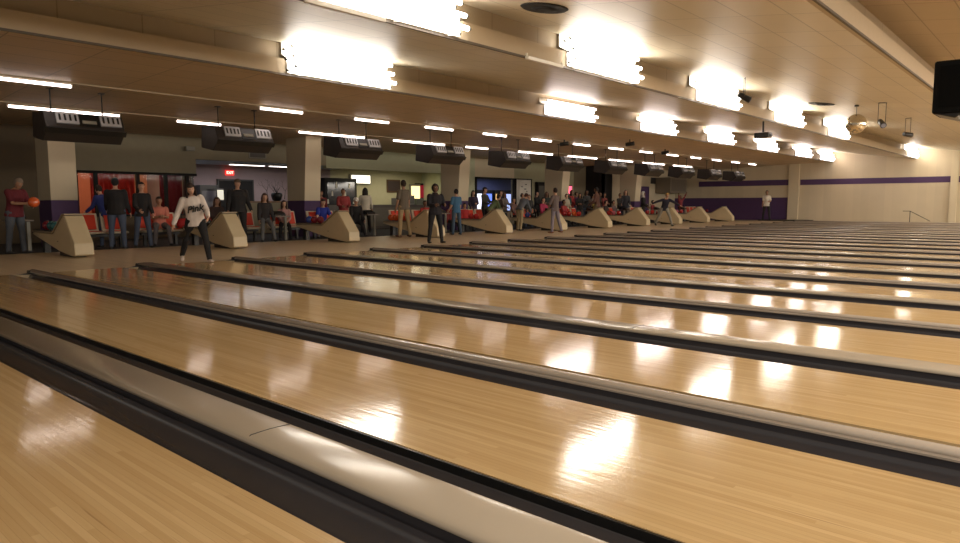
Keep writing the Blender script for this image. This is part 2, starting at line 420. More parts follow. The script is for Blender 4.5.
# ---------------------------------------------------------------- overhead monitors
def make_monitor():
    t = thing('overhead_monitor', 'x', 'monitor', (-2.95, 5.16, 2.34), 0, 'overhead monitor cabinets')
    # cabinet: sloping underside, back rises toward the ceiling
    prof = [(.30, .17), (.36, .26), (.22, .56), (-.42, .60), (-.46, .10), (.10, .0)]
    c = MB().prism(prof, -.66, .80, 'y').build('cabinet', M_mon, t, bevel=.012)
    MB().prism([(.305, .16), (.37, .25), (.385, .245), (.315, .145)], -.68, .82, 'y').build('rim', M_blk, t)
    # silver tube backs with vents between black bays, standing proud of the rear slope
    def q(u, o): # point on the back slope, u 0..1 up, o outwards
        ax, az, bx_, bz = .36, .26, .22, .56
        nx, nz = .906, .423
        return (ax+(bx_-ax)*u+nx*o, az+(bz-az)*u+nz*o)
    for a, b in ((-.46, -.06), (.34, .74)):
        p = MB().prism([q(.25,-.01), q(.25,.035), q(.97,.045), q(.97,-.01)], a, b, 'y').build('rear_panel', M_silver, t)
        v = MB()
        for s in range(4):
            y = a + .06 + s*(b-a-.12)/3
            v.prism([q(.42,.03), q(.42,.045), q(.82,.053), q(.82,.03)], y-.018, y+.018, 'y')
        v.build('vent', M_blk, p)
    p = MB().prism([q(.1,-.01), q(.1,.02), q(.98,.02), q(.98,-.01)], -.04, .32, 'y').build('rear_bay', M_blk, t)
    MB().prism([q(.30,.02), q(.30,.04), q(.5,.04), q(.5,.02)], 0, .26, 'y').build('connector', M_grey, p)
    # screens on the player side
    for a, b in ((-.60, .02), (.12, .74)):
        s = MB().prism([(-.44,.12),(-.475,.12),(-.445,.56),(-.41,.56)], a, b, 'y').build('screen', mat('screen_glass', (.02,.03,.05), .1), t)
    for y in (-.45, .5):
        r = MB().tube([(.0, y, .58), (.0, y, 1.07)], .014, 6).build('hanger_rod', M_dk, t)
        MB().box(-.06, .06, y-.05, y+.05, 1.03, 1.045).build('ceiling_plate', M_dk, r)
    return t
mon = make_monitor()
for k in range(11):
    lab = '%s dark overhead monitor cabinet from the left, hung above %s' % (ORD[k], 'the man in maroon' if k == 0 else 'the %s ball return' % ORD[k])
    if k == 0: mon['label'] = lab
    else: dup(mon, (-2.95, 5.16+3.5*k, 2.34), lab)

# ---------------------------------------------------------------- ball returns
def make_return():
    t = thing('ball_return', 'x', 'ball return', (-3, 5.16, 0), 0, 'ball returns')
    w = .185
    # hood + rack arm, outline seen from the side (x, z)
    prof = [(.02,.03),(.08,.05),(.06,.30),(-.42,.86),(-.52,.86),(-1.20,.46),(-2.55,.46),(-2.6,.42),(-.85,.10),(-.1,.02)]
    MB().prism(prof, -w, w, 'y').build('hood', M_hood, t, bevel=.02)
    # darker moulding band along the top edge
    band = [(-.40,.872),(-.53,.872),(-1.205,.472),(-2.56,.472),(-2.56,.50),(-1.22,.50),(-.545,.90),(-.40,.90)]
    MB().prism(band, -w-.012, w+.012, 'y').build('edge_trim', M_hoodt, t, bevel=.006)
    # bevelled inlay panel on each side
    for s in (-1, 1):
        y = s*(w+.004)
        MB().prism([(-.44,.80),(-.10,.40),(-.06,.12),(-.30,.10),(-1.08,.42)], min(y, y-s*.01), max(y, y-s*.01), 'y').build('side_panel', M_hood, t, bevel=.004)
    MB().box(-1.0, -.25, -.13, .13, 0, .12).build('pedestal', M_dk, t)
    m = MB()
    for yy in (-.14, .14): m.tube([(-2.5, yy, .515), (-1.3, yy, .515)], .013, 6)
    m.build('rack_rail', M_dk, t)
    MB().box(-2.35, -2.2, -.06, .06, 0, .42).build('rack_post', M_dk, t)
    MB().box(-.93, -.88, -w-.012, -w-.002, .30, .315).build('badge', M_dk, t)
    return t
br = make_return()
near_of = ['behind the rack held by the man in maroon', 'behind the woman in the white sweatshirt', 'in front of the seated person in blue', 'behind the hooded figure in black',
           'right of the striped blue shirt', 'beside the grey clad bowler', 'behind the striding bowler in brown', 'behind the white hooded bowler',
           'behind the stooping bowler', 'next to the last one', 'closest to the purple end wall']
for k in range(11):
    lab = '%s beige ball return from the left, %s' % (ORD[k], near_of[k])
    if k == 0: br['label'] = lab
    else: dup(br, (-3, 5.16+3.5*k, 0), lab)

# bowling balls lying on the racks
BALLC = {'teal': (.02,.13,.14), 'orange': (.75,.13,.03), 'red': (.55,.03,.03), 'dark red': (.22,.015,.03), 'blue': (.04,.08,.35), 'black': (.02,.02,.02), 'pink': (.6,.15,.2)}
BALLR = .108
ball_mesh = {}
def bowling_ball(x, y, z, c, label, grp=None, r=BALLR):
    m = mat('ball_'+c.replace(' ', '_'), BALLC[c], .12, var=.25, scale=9, coat=.5)
    o = MB().ball((0,0,0), r, 20, 12).build('bowling_ball', m, loc=(x, y, z))
    h = MB()
    for a in ((.015,.02), (-.02,.022), (0,-.03)):
        h.tube([(a[0]+.03, a[1]-.04, r*.86), (a[0]+.03, a[1]-.04, r*.90)], .009, 8)
    h.build('finger_holes', M_blk, o)
    tag(o, label, 'bowling ball', grp)
RACK = {0: ['teal','teal','dark red'], 1: ['black','teal'], 2: ['dark red','dark red','blue'], 3: ['orange','red','orange','orange'], 4: ['red','red'], 5: ['black','blue'],
        6: ['red','orange','red','red'], 7: ['red','pink','red'], 8: ['red','red','pink','red'], 9: ['red','pink','red'], 10: ['dark red','dark red']}
POSW = ['front', 'second', 'third', 'rearmost']
for k, cs in RACK.items():
    for j, c in enumerate(cs):
        bowling_ball(-4.55 - j*.27, 5.16+3.5*k + random.uniform(-.02, .02), .50+BALLR+.012, c,
                     '%s bowling ball, %s on the rack of the %s ball return' % (c, POSW[j], ORD[k]), 'balls on the return racks')

# ---------------------------------------------------------------- seats, tables
def make_seat_row(n):
    t = thing('seat_bench', 'x', 'seats', (-5.95, 0, 0), 0, 'moulded seat benches')
    W = n*.56
    MB().box(-.06, .06, -W/2+.05, W/2-.05, .28, .34).build('beam', M_dk, t)
    for e in (-1, 1):
        MB().box(-.05, .05, e*(W/2-.15)-.03, e*(W/2-.15)+.03, 0, .29).build('leg', M_dk, t)
    for k in range(n):
        y = -W/2 + .28 + k*.56
        s = MB()
        prof = [(.26,.36),(.28,.395),(.20,.42),(-.12,.40),(-.17,.46),(-.27,.86),(-.305,.87),(-.31,.84),(-.22,.42),(-.17,.35)]
        s.prism(prof, y-.24, y+.24, 'y')
        sh = s.build('seat_shell', M_shell, t, bevel=.012)
        MB().prism([(-.13,.46),(-.235,.83),(-.215,.835),(-.11,.47)], y-.175, y+.175, 'y').build('back_pad', M_red, sh, bevel=.008)
        MB().prism([(.22,.425),(.22,.44),(-.10,.425),(-.10,.40)], y-.175, y+.175, 'y').build('seat_pad', M_red, sh, bevel=.006)
    return t
sb = make_seat_row(3)
seats = [(5.16+3.5*k+1.55) for k in range(-1, 11)]
for k, y in enumerate(seats):
    lab = ('red padded bench of moulded seats at the far left edge' if k == 0 else 'bench of red padded moulded seats, %s from the left, behind the %s ball return' % (ORD[k], ORD[k-1]))
    if k == 0: sb['label'] = lab; sb.location = (-6.0, y-.35, 0)
    else: dup(sb, (-6.0, y-.06, 0), lab) if k != 1 else None

sb2 = make_seat_row(2)
sb2['label'] = 'two red padded seats just right of the first ball return'; sb2.location = (-6.0, 6.64, 0)
dup(sb2, (-6.1, 8.1, 0), 'two seats under the person in the pink shirt')
dup(sb2, (-6.25, 12.05, 0), 'two seats under the woman in the pink patterned top')
def make_console():
    t = thing('score_table', 'x', 'table', (-5.4, 0, 0), 0, 'scoring tables')
    MB().box(-.22, .22, -.26, .26, .70, .74).build('tabletop', M_table, t, bevel=.01)
    for e in (-1, 1): MB().box(-.035, .035, e*.2-.035, e*.2+.035, 0, .70).build('leg', M_grey, t)
    MB().prism([(-.10,.74),(.12,.74),(.10,.80),(-.10,.88)], -.2, .15, 'y').build('keyboard_box', M_blk, t)
    return t
ct = make_console()
for k in range(11):
    y = 5.16+3.5*k-.62
    lab = 'dark topped scoring table on grey posts, %s from the left' % ORD[k]
    if k == 0: ct['label'] = lab; ct.location = (-6.1, y+.3, 0)
    elif k != 1: dup(ct, (-5.75, y, 0), lab)

# ---------------------------------------------------------------- columns
for k in range(5):
    y = 6.1+7.42*k
    t = thing('flared_column', '%s pale flared column from the left with a purple painted foot' % ORD[k], 'column', (-6.95, y, 0), 0, 'flared columns')
    w = .31
    def colseg(z0, z1, m, nm, e=0, j=0):
        def xf(z): return .0 + (.26*(z/3.3) if k else .05)
        MB().add([(-.9-e,-w-e,z0),(xf(z0)+e,-w-e,z0),(xf(z0)+e,w+e,z0),(-.9-e,w+e,z0),(-.9-e,-w-e,z1),(xf(z1)+e,-w-e,z1),(xf(z1)+e,w+e,z1),(-.9-e,w+e,z1)],
                 [(0,3,2,1),(4,5,6,7),(0,1,5,4),(1,2,6,5),(2,3,7,6),(3,0,4,7)]).build(nm, m, t, bevel=.01)
    colseg(0, 1.2, M_purp, 'painted_foot', .004)
    colseg(1.2, 3.3, M_wall, 'shaft')

# ---------------------------------------------------------------- far wall and side wall
MB().box(-17, -.9, YFAR, YFAR+.2, 0, 4.6).build('wall_far', M_wallfar, kind='structure')
MB().box(-.9, XEND+1.2, YFAR, YFAR+.2, 0, 4.6).build('wall_far', M_wallfar, kind='structure')
MB().box(-8.7, -1.2, YFAR-.012, YFAR, 0, 1.42).build('trim_30', M_purp, kind='structure')
MB().box(-7.0, -1.2, YFAR-.014, YFAR, 2.17, 2.52).build('trim_31', M_purp, kind='structure')
MB().box(-.55, 7.08, YFAR-.014, YFAR, 2.17, 2.50).build('trim_32', M_purp, kind='structure')
MB().box(7.45, XEND, YFAR-.014, YFAR, 2.17, 2.50).build('trim_33', M_purp, kind='structure')
MB().box(-1.2, -.6, YFAR-.14, YFAR, 0, 4.1).build('trim_34', M_wall, kind='structure')
MB().box(7.1, 7.42, YFAR-.14, YFAR, 0, 4.1).build('trim_35', M_wall, kind='structure')
MB().box(XEND+1, XEND+1.2, -5, YFAR, -.3, 4.2).build('wall_right', mat('masking_wall', (.25,.22,.2), .7), kind='structure')

# side wall behind the seating (x = -10) with its openings
XB = -10.0
def wallbox(y0, y1, z0, z1, m, x=XB, th=.2): 
    return MB().box(x-th, x, y0, y1, z0, z1).build('wall_left', m, kind='structure')
wallbox(-5, 7.35, 0, 3.32, M_brown)
wallbox(7.35, 11.1, 2.10, 3.32, M_olive)
wallbox(7.35, 11.1, 0, .75, M_brown)
wallbox(11.1, 16.4, 2.60, 3.32, M_olive)
wallbox(16.4, 23.3, 2.50, 3.32, M_green)
wallbox(23.3, 25.2, 0, 3.32, M_green)
wallbox(25.2, 28.3, 2.40, 3.32, M_wall); wallbox(25.2, 28.3, 0, .7, M_wall)
wallbox(28.3, 33.9, 0, 3.32, mat('wall_sage', (.40,.38,.24), .8))
wallbox(33.9, 36.9, 0, 3.32, mat('wall_dim', (.20,.16,.10), .8))
# the wall steps forward near the end
MB().box(XB, -8.7, 35.2, 35.4, 0, 3.32).build('wall_left', M_dark, kind='structure')
MB().box(-8.9, -8.7, 35.2, YFAR, 0, 3.32).build('wall_left', M_wall, kind='structure')
MB().box(-8.70, -8.66, 35.2, 36.0, 0, 3.3).build('trim_36', M_dark, kind='structure')
# rooms behind
XD = -13.7
def room(y0, y1, m, zc, mc, x=XD):
    MB().box(x-.1, x, y0, y1, 0, 3.3).build('wall_back', m, kind='structure')
    MB().box(x, XB-.2, y0, y1, zc, zc+.05).build('ceiling', mc, kind='structure')
room(4.0, 11.6, mat('red_room_wall', (.42,.16,.09), .7), 2.9, M_dark)
room(11.6, 19.3, mat('mauve_wall', (.36,.27,.27), .8), 2.66, M_bluew)
room(19.3, 25.2, mat('counter_wall', (.48,.44,.28), .8), 2.75, M_green)
room(25.2, 33.0, mat('arcade_wall', (.16,.18,.30), .6), 2.6, mat('arcade_ceiling', (.3,.3,.4), .6))
MB().box(XD, XB-.2, 11.0, 11.1, 0, 3.3).build('wall_back', mat('mauve_side', (.2,.19,.2), .8), kind='structure')
MB().box(XD, XB-.2, 25.15, 25.25, 0, 3.3).build('wall_back', M_green, kind='structure')

# red room windows: frame mullions and curtains
t = thing('window_frame', 'dark framed long window onto the red party room', 'window', (XB+.01, 9.22, .75))
m = MB(); m.box(-.05, .05, -1.87, 1.87, 1.28, 1.36); m.box(-.05, .05, -1.87, 1.87, -.03, .03)
for y in (-1.83, -1.28, -.05, .83, 1.55): m.box(-.05, .05, y-.05, y+.05, 0, 1.3)
m.build('frame', M_dark, t)
m = MB(); m.sheet([(-1.8+.04*j, 0) for j in range(2)], 0, 0)
MB().box(-.055, -.045, -1.8, 1.8, .02, 1.28).build('pane', mat('dark_glass', (.05,.03,.03), .1), t).hide_render = False
t.children[-1].data.materials.clear()
gm = bpy.data.materials.new('window_glass'); gm.use_nodes = True
gb = gm.node_tree.nodes['Principled BSDF']; gb.inputs['Transmission Weight'].default_value = 1; gb.inputs['Roughness'].default_value = .02; gb.inputs['IOR'].default_value = 1.1
t.children[-1].data.materials.append(gm)
def wavy(y0, y1, z0, z1, x, m, nm, lab, cat, amp=.05, wl=.16):
    s = MB(); n = int((y1-y0)/.03)
    s.sheet([(x + amp*math.sin(2*PI*(i*.03)/wl), y0+i*.03) for i in range(n+1)][:0] or [(0,0),(0,0)], 0, 0) if False else None
    vs = []; 
    for z in (z0, z1):
        for i in range(n+1): vs.append((x + amp*math.sin(2*PI*(i*.03)/wl), y0+i*.03, z))
    s.add(vs, [(i, i+1, n+2+i, n+1+i) for i in range(n)], True)
    return tag(s.build(nm, m), lab, cat)
wavy(8.2, 9.6, .4, 2.2, -11.2, mat('curtain_red', (.55,.03,.02), .8), 'curtain', 'bright red curtain hanging behind the party room window', 'curtain')
wavy(10.2, 11.0, .2, 2.3, -10.8, mat('curtain_dark_red', (.28,.03,.04), .8), 'curtain', 'dark red curtain at the right end of the party room window', 'curtain', .03)
for n, (y, z, w, h, c) in enumerate(((8.05, 1.75, .22, .5, (.55,.30,.18)), (10.4, 1.7, .35, .45, (.55,.26,.14)), (10.9, 1.75, .2, .5, (.6,.32,.2)))):
    tag(MB().box(XD, XD+.04, y-w, y+w, z-h, z+h).build('wall_poster', mat('poster%d' % n, c, .6, var=.5, scale=4)),
        ['orange tan wall poster at the left of the party room', 'orange wall poster in the middle of the party room', 'pale orange wall poster at the right of the party room'][n], 'poster')
o = MB().box(XD+.01, XD+.06, 12.05-.18, 12.05+.18, 1.2, 2.1).build('light_box', emis('lit_white', (.8,.85,1), 1.6)); tag(o, 'bright white lit panel glowing in the party room doorway', 'light panel')

# recess with exit sign
def doorlike(x, y0, y1, z1, m, lab, fm=M_dk, name='door_leaf', cat='door'):
    t = thing(name, lab, cat, (x, (y0+y1)/2, 0)); w = (y1-y0)/2
    MB().box(0, .05, -w+.06, w-.06, 0, z1-.06).build('panel', m, t)
    f_ = MB(); f_.box(0, .08, -w, -w+.06, 0, z1); f_.box(0, .08, w-.06, w, 0, z1); f_.box(0, .08, -w, w, z1-.06, z1); f_.build('frame', fm, t)
    MB().box(.05, .09, w-.2, w-.12, .98, 1.04).build('handle', M_grey, t)
    return t
doorlike(XD, 13.75, 15.35, 2.1, M_dark, 'wide black doorway below the glowing exit sign')
t = thing('exit_sign', 'small glowing red exit sign above the black doorway', 'exit sign', (XD+.02, 14.3, 2.36))
MB().box(0, .06, -.18, .18, -.10, .10).build('case', emis('exit_red', (.9,.03,.02), 1.2), t)
def text_mesh(txt, size, m, parent, Mx, name='lettering', extrude=.004, shear=0):
    cu = bpy.data.curves.new('txt', 'FONT'); cu.body = txt; cu.size = size; cu.align_x = 'CENTER'; cu.align_y = 'CENTER'; cu.extrude = extrude; cu.shear = shear; cu.offset = size*.02
    o = bpy.data.objects.new('txt', cu); COL.objects.link(o)
    dg = bpy.context.evaluated_depsgraph_get(); me = bpy.data.meshes.new_from_object(o.evaluated_get(dg)); bpy.data.objects.remove(o)
    me.transform(Mx); me.materials.clear(); me.materials.append(m)
    p = bpy.data.objects.new(name, me); COL.objects.link(p); p.parent = parent
    return p
# text local (x right, y up) -> world: right = +y, up = +z, out = +x
TX = Matrix(((0,0,1,0),(1,0,0,0),(0,1,0,0),(0,0,0,1)))
text_mesh('EXIT', .15, emis('exit_text', (1,.75,.6), 1.6), t, Matrix.Translation((.064,0,0)) @ TX)

# branch mural on the mauve wall
t = thing('wall_mural', 'dark bare branch mural painted on the mauve wall', 'mural', (XD+.005, 16.6, 1.3))
random.seed(3); m = MB()
def branch(y, z, a, l, r, d):
    y2, z2 = y + l*math.sin(a), z + l*math.cos(a)
    m.tube([(0, y, z), (.004, y2, z2)], [r, r*.6], 5)
    if d:
        for s in (-1, 1): branch(y2, z2, a + s*random.uniform(.3, .8), l*.72, r*.6, d-1)
for y0 in (-.55, -.2, .25): branch(y0, .0, random.uniform(-.3, .3), .35, .014, 3)
m.build('branches', M_dk, t)
# planter and dark cabinets on the low wall
MB().box(-10.9, -10.7, 12.9, 16.3, 0, 1.14).build('wall_low', M_olive, kind='structure')
MB().box(-10.95, -10.65, 12.9, 16.3, 1.14, 1.20).build('trim_40', mat('rail_brown', (.22,.12,.06), .5), kind='structure')
t = thing('planter', 'round black planter standing on the low rail wall', 'planter', (-10.8, 14.65, 1.20))
MB().tube([(0,0,0),(0,0,.05),(0,0,.22),(0,0,.30),(0,0,.32)], [.12,.17,.22,.20,.18], 14).build('pot', M_blk, t)
m = MB(); random.seed(5)
for k in range(9):
    a = random.uniform(0, 6.28); l = random.uniform(.2, .38)
    m.tube([(0,0,.28), (.1*math.cos(a), .1*math.sin(a), .28+l*.6), (.22*math.cos(a), .22*math.sin(a), .28+l)], [.008,.006,.002], 5)
m.build('stems', M_dk, t)
def gadget(name, lab, cat, x, y0, y1, z0, z1, m, front=None, d=.4):
    t = thing(name, lab, cat, (x, (y0+y1)/2, z0)); w = (y1-y0)/2; h = z1-z0
    MB().box(-d, 0, -w, w, 0, h).build('body', m, t, bevel=.015)
    if front: MB().box(0, .012, -w*.85, w*.85, h*.12, h*.88).build('front', front, t)
    return t
gadget('wall_display', 'dark upright display box at the right end of the low rail wall', 'display', -10.7, 16.0, 16.5, 1.2, 1.95, M_blk, mat('disp', (.06,.05,.05), .2), .1)
gadget('vending_machine', 'dark vending machine with a lit front left of the black doorway', 'vending machine', -13.1, 12.75, 13.5, 0, 1.83, M_blk, mat('vend', (.10,.09,.10), .3))
t = gadget('menu_screen', 'small pale lit screen left of the black doorway', 'screen', -13.1+.42, 13.2, 13.5, 1.2, 1.7, M_blk, emis('menu', (.8,.75,.6), .5), .05)
gadget('air_vent', 'square wall grille on the soffit left of the second column', 'vent', XB+.03, 13.05, 13.75, 2.72, 3.12, M_grey, mat('grille', (.12,.11,.10), .6), .03)
gadget('wall_bracket', 'small pale unit under the ceiling left of the second monitor', 'wall unit', XB+.2, 10.7, 11.0, 2.85, 3.0, M_grey, None, .15)

# recess lamps
def inner_lamp(x, y0, y1, z, lab, s=3.2):
    t = thing('recess_lamp', lab, 'ceiling light', (x, (y0+y1)/2, z), 0, 'lamps of the rooms behind'); w = (y1-y0)/2
    MB().box(-.10, .10, -w, w, .0, .04).build('housing', M_white, t)
    MB().box(-.07, .07, -w+.03, w-.03, -.02, .0).build('diffuser', emis('recess_glow', (1,.93,.85), s), t)
inner_lamp(-12.0, 13.4, 14.9, 2.60, 'left pale ceiling lamp of the recess beside the exit sign')
inner_lamp(-12.0, 15.1, 16.3, 2.60, 'right pale ceiling lamp of the recess near the second column')
inner_lamp(-11.6, 19.2, 20.4, 2.69, 'ceiling lamp over the service counter, nearer the lit sign')
inner_lamp(-12.6, 22.0, 23.6, 2.69, 'ceiling lamp over the service counter, above the man in khakis')
inner_lamp(-12.6, 27.6, 29.6, 2.54, 'ceiling lamp inside the blue arcade room')
inner_lamp(-11.4, 26.6, 27.6, 2.54, 'short ceiling lamp inside the blue arcade room near its window')
# service counter area
gadget('lit_sign', 'blank glowing white sign board over the service counter', 'sign', XD+.12, 20.35, 21.65, 2.02, 2.5, M_grey, emis('sign_white', (1,.93,.76), 2.2), .1)
t = gadget('display_case', 'dark glass display case with pale items left of the lit sign', 'display case', -12.9, 18.4, 20.2, 0.9, 2.25, M_dark, mat('case_glass', (.03,.03,.035), .08), .4)
random.seed(11)
for k in range(7):
    y = -.75 + k*.24; h = random.uniform(.12, .3)
    MB().prism([(y-.05,.2+.35*(k%3)),(y+.05,.2+.35*(k%3)),(y+.03,.2+.35*(k%3)+h),(y-.03,.2+.35*(k%3)+h)], .012, .03, 'x').build('trophy', mat('trophy_pale', (.6,.55,.45), .4), t)
gadget('counter', 'long dark service counter behind the seating', 'counter', -10.6, 16.9, 24.9, 0, 1.05, mat('counter_front', (.12,.10,.08), .5), mat('counter_panel', (.17,.15,.11), .5), .6)
for n, (y, z, w, h, c) in enumerate(((21.0,1.05,.28,.3,(.3,.27,.22)), (21.6,1.05,.24,.42,(.34,.34,.30)), (22.2,1.05,.26,.28,(.25,.28,.2)), (22.75,1.05,.2,.22,(.4,.4,.35)))):
    gadget('counter_box', ['tan box at the left end of the counter clutter', 'tall pale machine among the counter clutter', 'green grey box among the counter clutter', 'small pale box at the right of the counter clutter'][n], 'box', -10.75, y-w, y+w, z, z+h, mat('cbox%d' % n, c, .6), mat('cboxf%d' % n, tuple(v*.5 for v in c), .5), .35)
gadget('picture', 'dark framed picture behind the man in khakis', 'picture', XD+.05, 22.7, 23.6, 1.65, 2.3, mat('picture_frame', (.10,.05,.02), .5), mat('picture_face', (.05,.03,.03), .4), .04)
gadget('lit_sign', 'small warm yellow glowing sign right of the man in khakis', 'sign', XD+.15, 24.2, 24.9, 1.25, 2.1, M_grey, emis('sign_yellow', (1,.75,.35), 1.5), .1)
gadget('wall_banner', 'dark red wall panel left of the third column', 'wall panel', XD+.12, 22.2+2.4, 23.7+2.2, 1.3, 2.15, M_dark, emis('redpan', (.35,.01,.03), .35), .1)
# arcade
random.seed(21)
AC = [((.9,.55,.25), 1.1), ((.2,.3,1), 1.3), ((.9,.9,1), 1.2), ((.15,.25,.9), 1.2), ((1,.6,.2), .8), ((.5,.6,1), 1)]
AL = ['orange', 'deep blue', 'white', 'small blue', 'amber', 'pale blue']
for n, (c, s) in enumerate(AC):
    y = 26.5 + n*.85
    gadget('arcade_machine', 'arcade machine with a glowing %s screen in the blue room' % AL[n], 'arcade machine', -12.4, y-.3, y+.3, 0, 1.85, M_blk, emis('arc%d' % n, c, s*.8), .6)
t = thing('window_frame', 'dark framed window onto the blue arcade room', 'window', (XB+.01, 26.75, .7))
m = MB(); m.box(-.05, .05, -1.55, 1.55, 1.62, 1.70); m.box(-.05, .05, -1.55, 1.55, -.03, .03)
for y in (-1.5, 1.5): m.box(-.05, .05, y-.05, y+.05, 0, 1.65)
m.build('frame', M_dark, t)
t = doorlike(XB, 28.35, 29.75, 2.4, M_white, 'white poster covered door right of the blue arcade window', M_dark)
t = gadget('notice_board', 'pale notice board with dark scribbles on the door', 'notice board', XB+.1, 28.6, 29.5, 1.2, 2.25, M_white, None, .03)
random.seed(9)
m = MB()
for k in range(7):
    y = random.uniform(-.3, .2); z = .15 + .12*k
    m.box(.0, .008, y, y+random.uniform(.1,.22), z, z+.045)
m.build('marks', M_dk, t)
gadget('dark_cabinet', 'tall dark framed cabinet on the sage wall', 'cabinet', XB+.22, 30.1, 31.1, .6, 2.25, M_dark, mat('cabf', (.07,.07,.06), .3), .2)
gadget('neon_sign', 'small glowing pink sign behind the fourth column', 'sign', XB+.1, 33.0, 33.6, 1.55, 2.15, M_dk, emis('neon', (1,.12,.2), 1.6), .08)
t = doorlike(-8.7, 39.3, 40.6, 2.15, M_purp, 'purple door in the cream wall near the end', M_purp)
gadget('wall_box', 'dark box mounted on the cream wall near the end', 'wall box', -8.66, 40.9, 41.6, 2.35, 2.75, M_dk, None, .04)
gadget('air_unit', 'grey brown cabinet high on the side wall before the end wall', 'cabinet', -7.6, 41.5, 43.9, 1.75, 2.75, mat('airunit', (.22,.18,.13), .6), mat('airf', (.16,.13,.10), .6), 1.05)

# handrail by the end wall
t = thing('handrail', 'thin dark stair handrail in front of the cream end wall', 'handrail', (5.4, 43.9, 0))
MB().tube([(-.35,0,.62),(0,0,.62),(.95,0,.08)], .018, 6).build('rail', M_dk, t)
MB().tube([(0,0,0),(0,0,.62)], .018, 6).build('post', M_dk, t)
# dark low platform edge by the end wall
tag(MB().box(-2.6, .4, 43.3, 44.1, 0, .07).build('floor_mat', M_dk), 'low dark mat on the floor by the end wall', 'mat')

# ---------------------------------------------------------------- things hung from the ceiling
def ceil_z(x):
    for n, L_ in enumerate(LIP[:3]):
        a, b = LIP[n]-.24, LIP[n+1]-.02
        if a <= x <= b: return ZT + (ZL-ZT)*(x-a)/(b-a)
    return 3.5
# mirror ball
x, y = 7.6, 21.5; zc = ceil_z(x)
t = thing('mirror_ball', 'round mirror ball hanging in front of a bright cove lamp', 'mirror ball', (x, y, 0))
mm = bpy.data.materials.new('mirror_tiles'); mm.use_nodes = True; nt = mm.node_tree; b = nt.nodes['Principled BSDF']
b.inputs['Metallic'].default_value = .9; b.inputs['Roughness'].default_value = .12; b.inputs['Base Color'].default_value = (.62,.55,.42,1)
s = MB().ball((0,0,zc-.52), .27, 30, 18); s.smooth = [False]*len(s.smooth); s.build('sphere', mm, t)
MB().tube([(0,0,zc-.26),(0,0,zc)], .008, 6).build('cable', M_dk, t)
MB().tube([(0,0,zc-.05),(0,0,zc)], .06, 10).build('motor', M_blk, t)
# stage lights
def stage_light(x, y, drop, rz, tilt, lab, L_=.32, r=.075):
    zc = ceil_z(x) - .0
    t = thing('stage_light', lab, 'stage light', (x, y, zc-.03), rz)
    y_ = MB(); y_.tube([(0,-.09,0),(0,-.09,-drop)], .008, 6); y_.tube([(0,.09,0),(0,.09,-drop)], .008, 6); y_.tube([(0,-.1,-.005),(0,.1,-.005)], .01, 6)
    y_.build('yoke', M_dk, t)
    d = Vector((math.cos(tilt), 0, -math.sin(tilt)))
    c = Vector((0,0,-drop))
    b = MB().tube([c-d*L_*.5, c-d*L_*.42, c+d*L_*.4, c+d*L_*.5], [r*.6, r*.85, r, r*1.05], 14).build('barrel', M_blk, t)
    MB().tube([c+d*L_*.5, c+d*(L_*.5+.015)], [r*.8, r*.75], 14).build('lens', mat('lens', (.25,.25,.3), .08), b)
    return t
stage_light(8.45, 20.4, .52, R(-60), .5, 'black stage light on a long yoke, just right of the mirror ball')
stage_light(8.3, 24.8, .50, R(60), .1, 'black stage light hanging farthest right of the mirror ball')
stage_light(6.55, 15.9, .42, R(30), .5, 'small dark spotlight at the corner of the third nearer cove lamp', .3, .07)
# projector under panel one
t = thing('projector', 'dark projector hung on a short pole below the cove lamps', 'projector', (5.1, 21.4, 0)); zc = ZT+(ZL-ZT)*(5.1-.78)/4.65
MB().tube([(0,0,zc),(0,0,zc-.32)], .03, 8).build('pole', M_dk, t)
MB().box(-.22, .22, -.16, .16, zc-.50, zc-.34).build('body', M_blk, t, bevel=.03)
MB().tube([(.22,.0,zc-.42),(.27,.0,zc-.42)], .05, 10).build('lens', mat('lens', (.25,.25,.3), .08), t)
# dark cameras under the low ceiling
for n, (x, y, z) in enumerate(((-.35, 23.1, 3.44), (-1.35, 28.0, 3.43), (-2.0, 21.2, 3.42))):
    t = thing('ceiling_camera', ['dark ceiling camera between the small tube lamps, farthest right', 'dark ceiling camera close to the far monitors', 'dark lantern shaped unit under the ceiling left of centre'][n], 'camera', (x, y, z))
    MB().tube([(0,0,.02),(0,0,-.10)], .03, 8).build('mount', M_dk, t)
    MB().tube([(-.14,-.05,-.16),(.16,.04,-.13)], [.07,.08], 10).build('body', M_blk, t)
# dark oval vents in the nearer bright ceiling
for n, (x, y) in enumerate(((6.35, 8.45), (6.68, 21.5))):
    z = ceil_z(x) ; a = -math.atan2(ZL-ZT, LIP[2]-LIP[1]+.4)
    t = thing('round_vent', ['black round ceiling vent at the top beside the second nearer lamp', 'small black round ceiling vent before the fifth nearer lamp'][n], 'vent', (x, y, z))
    s = MB(); s.tube([(0,0,.0),(0,0,-.02)], [.36,.33], 24); o = s.build('ring', M_dark, t); o.rotation_euler = (0, a, 0)
    s = MB(); s.tube([(0,0,-.02),(0,0,-.045)], [.2,.12], 20); o = s.build('core', M_dark, t); o.rotation_euler = (0, a, 0)
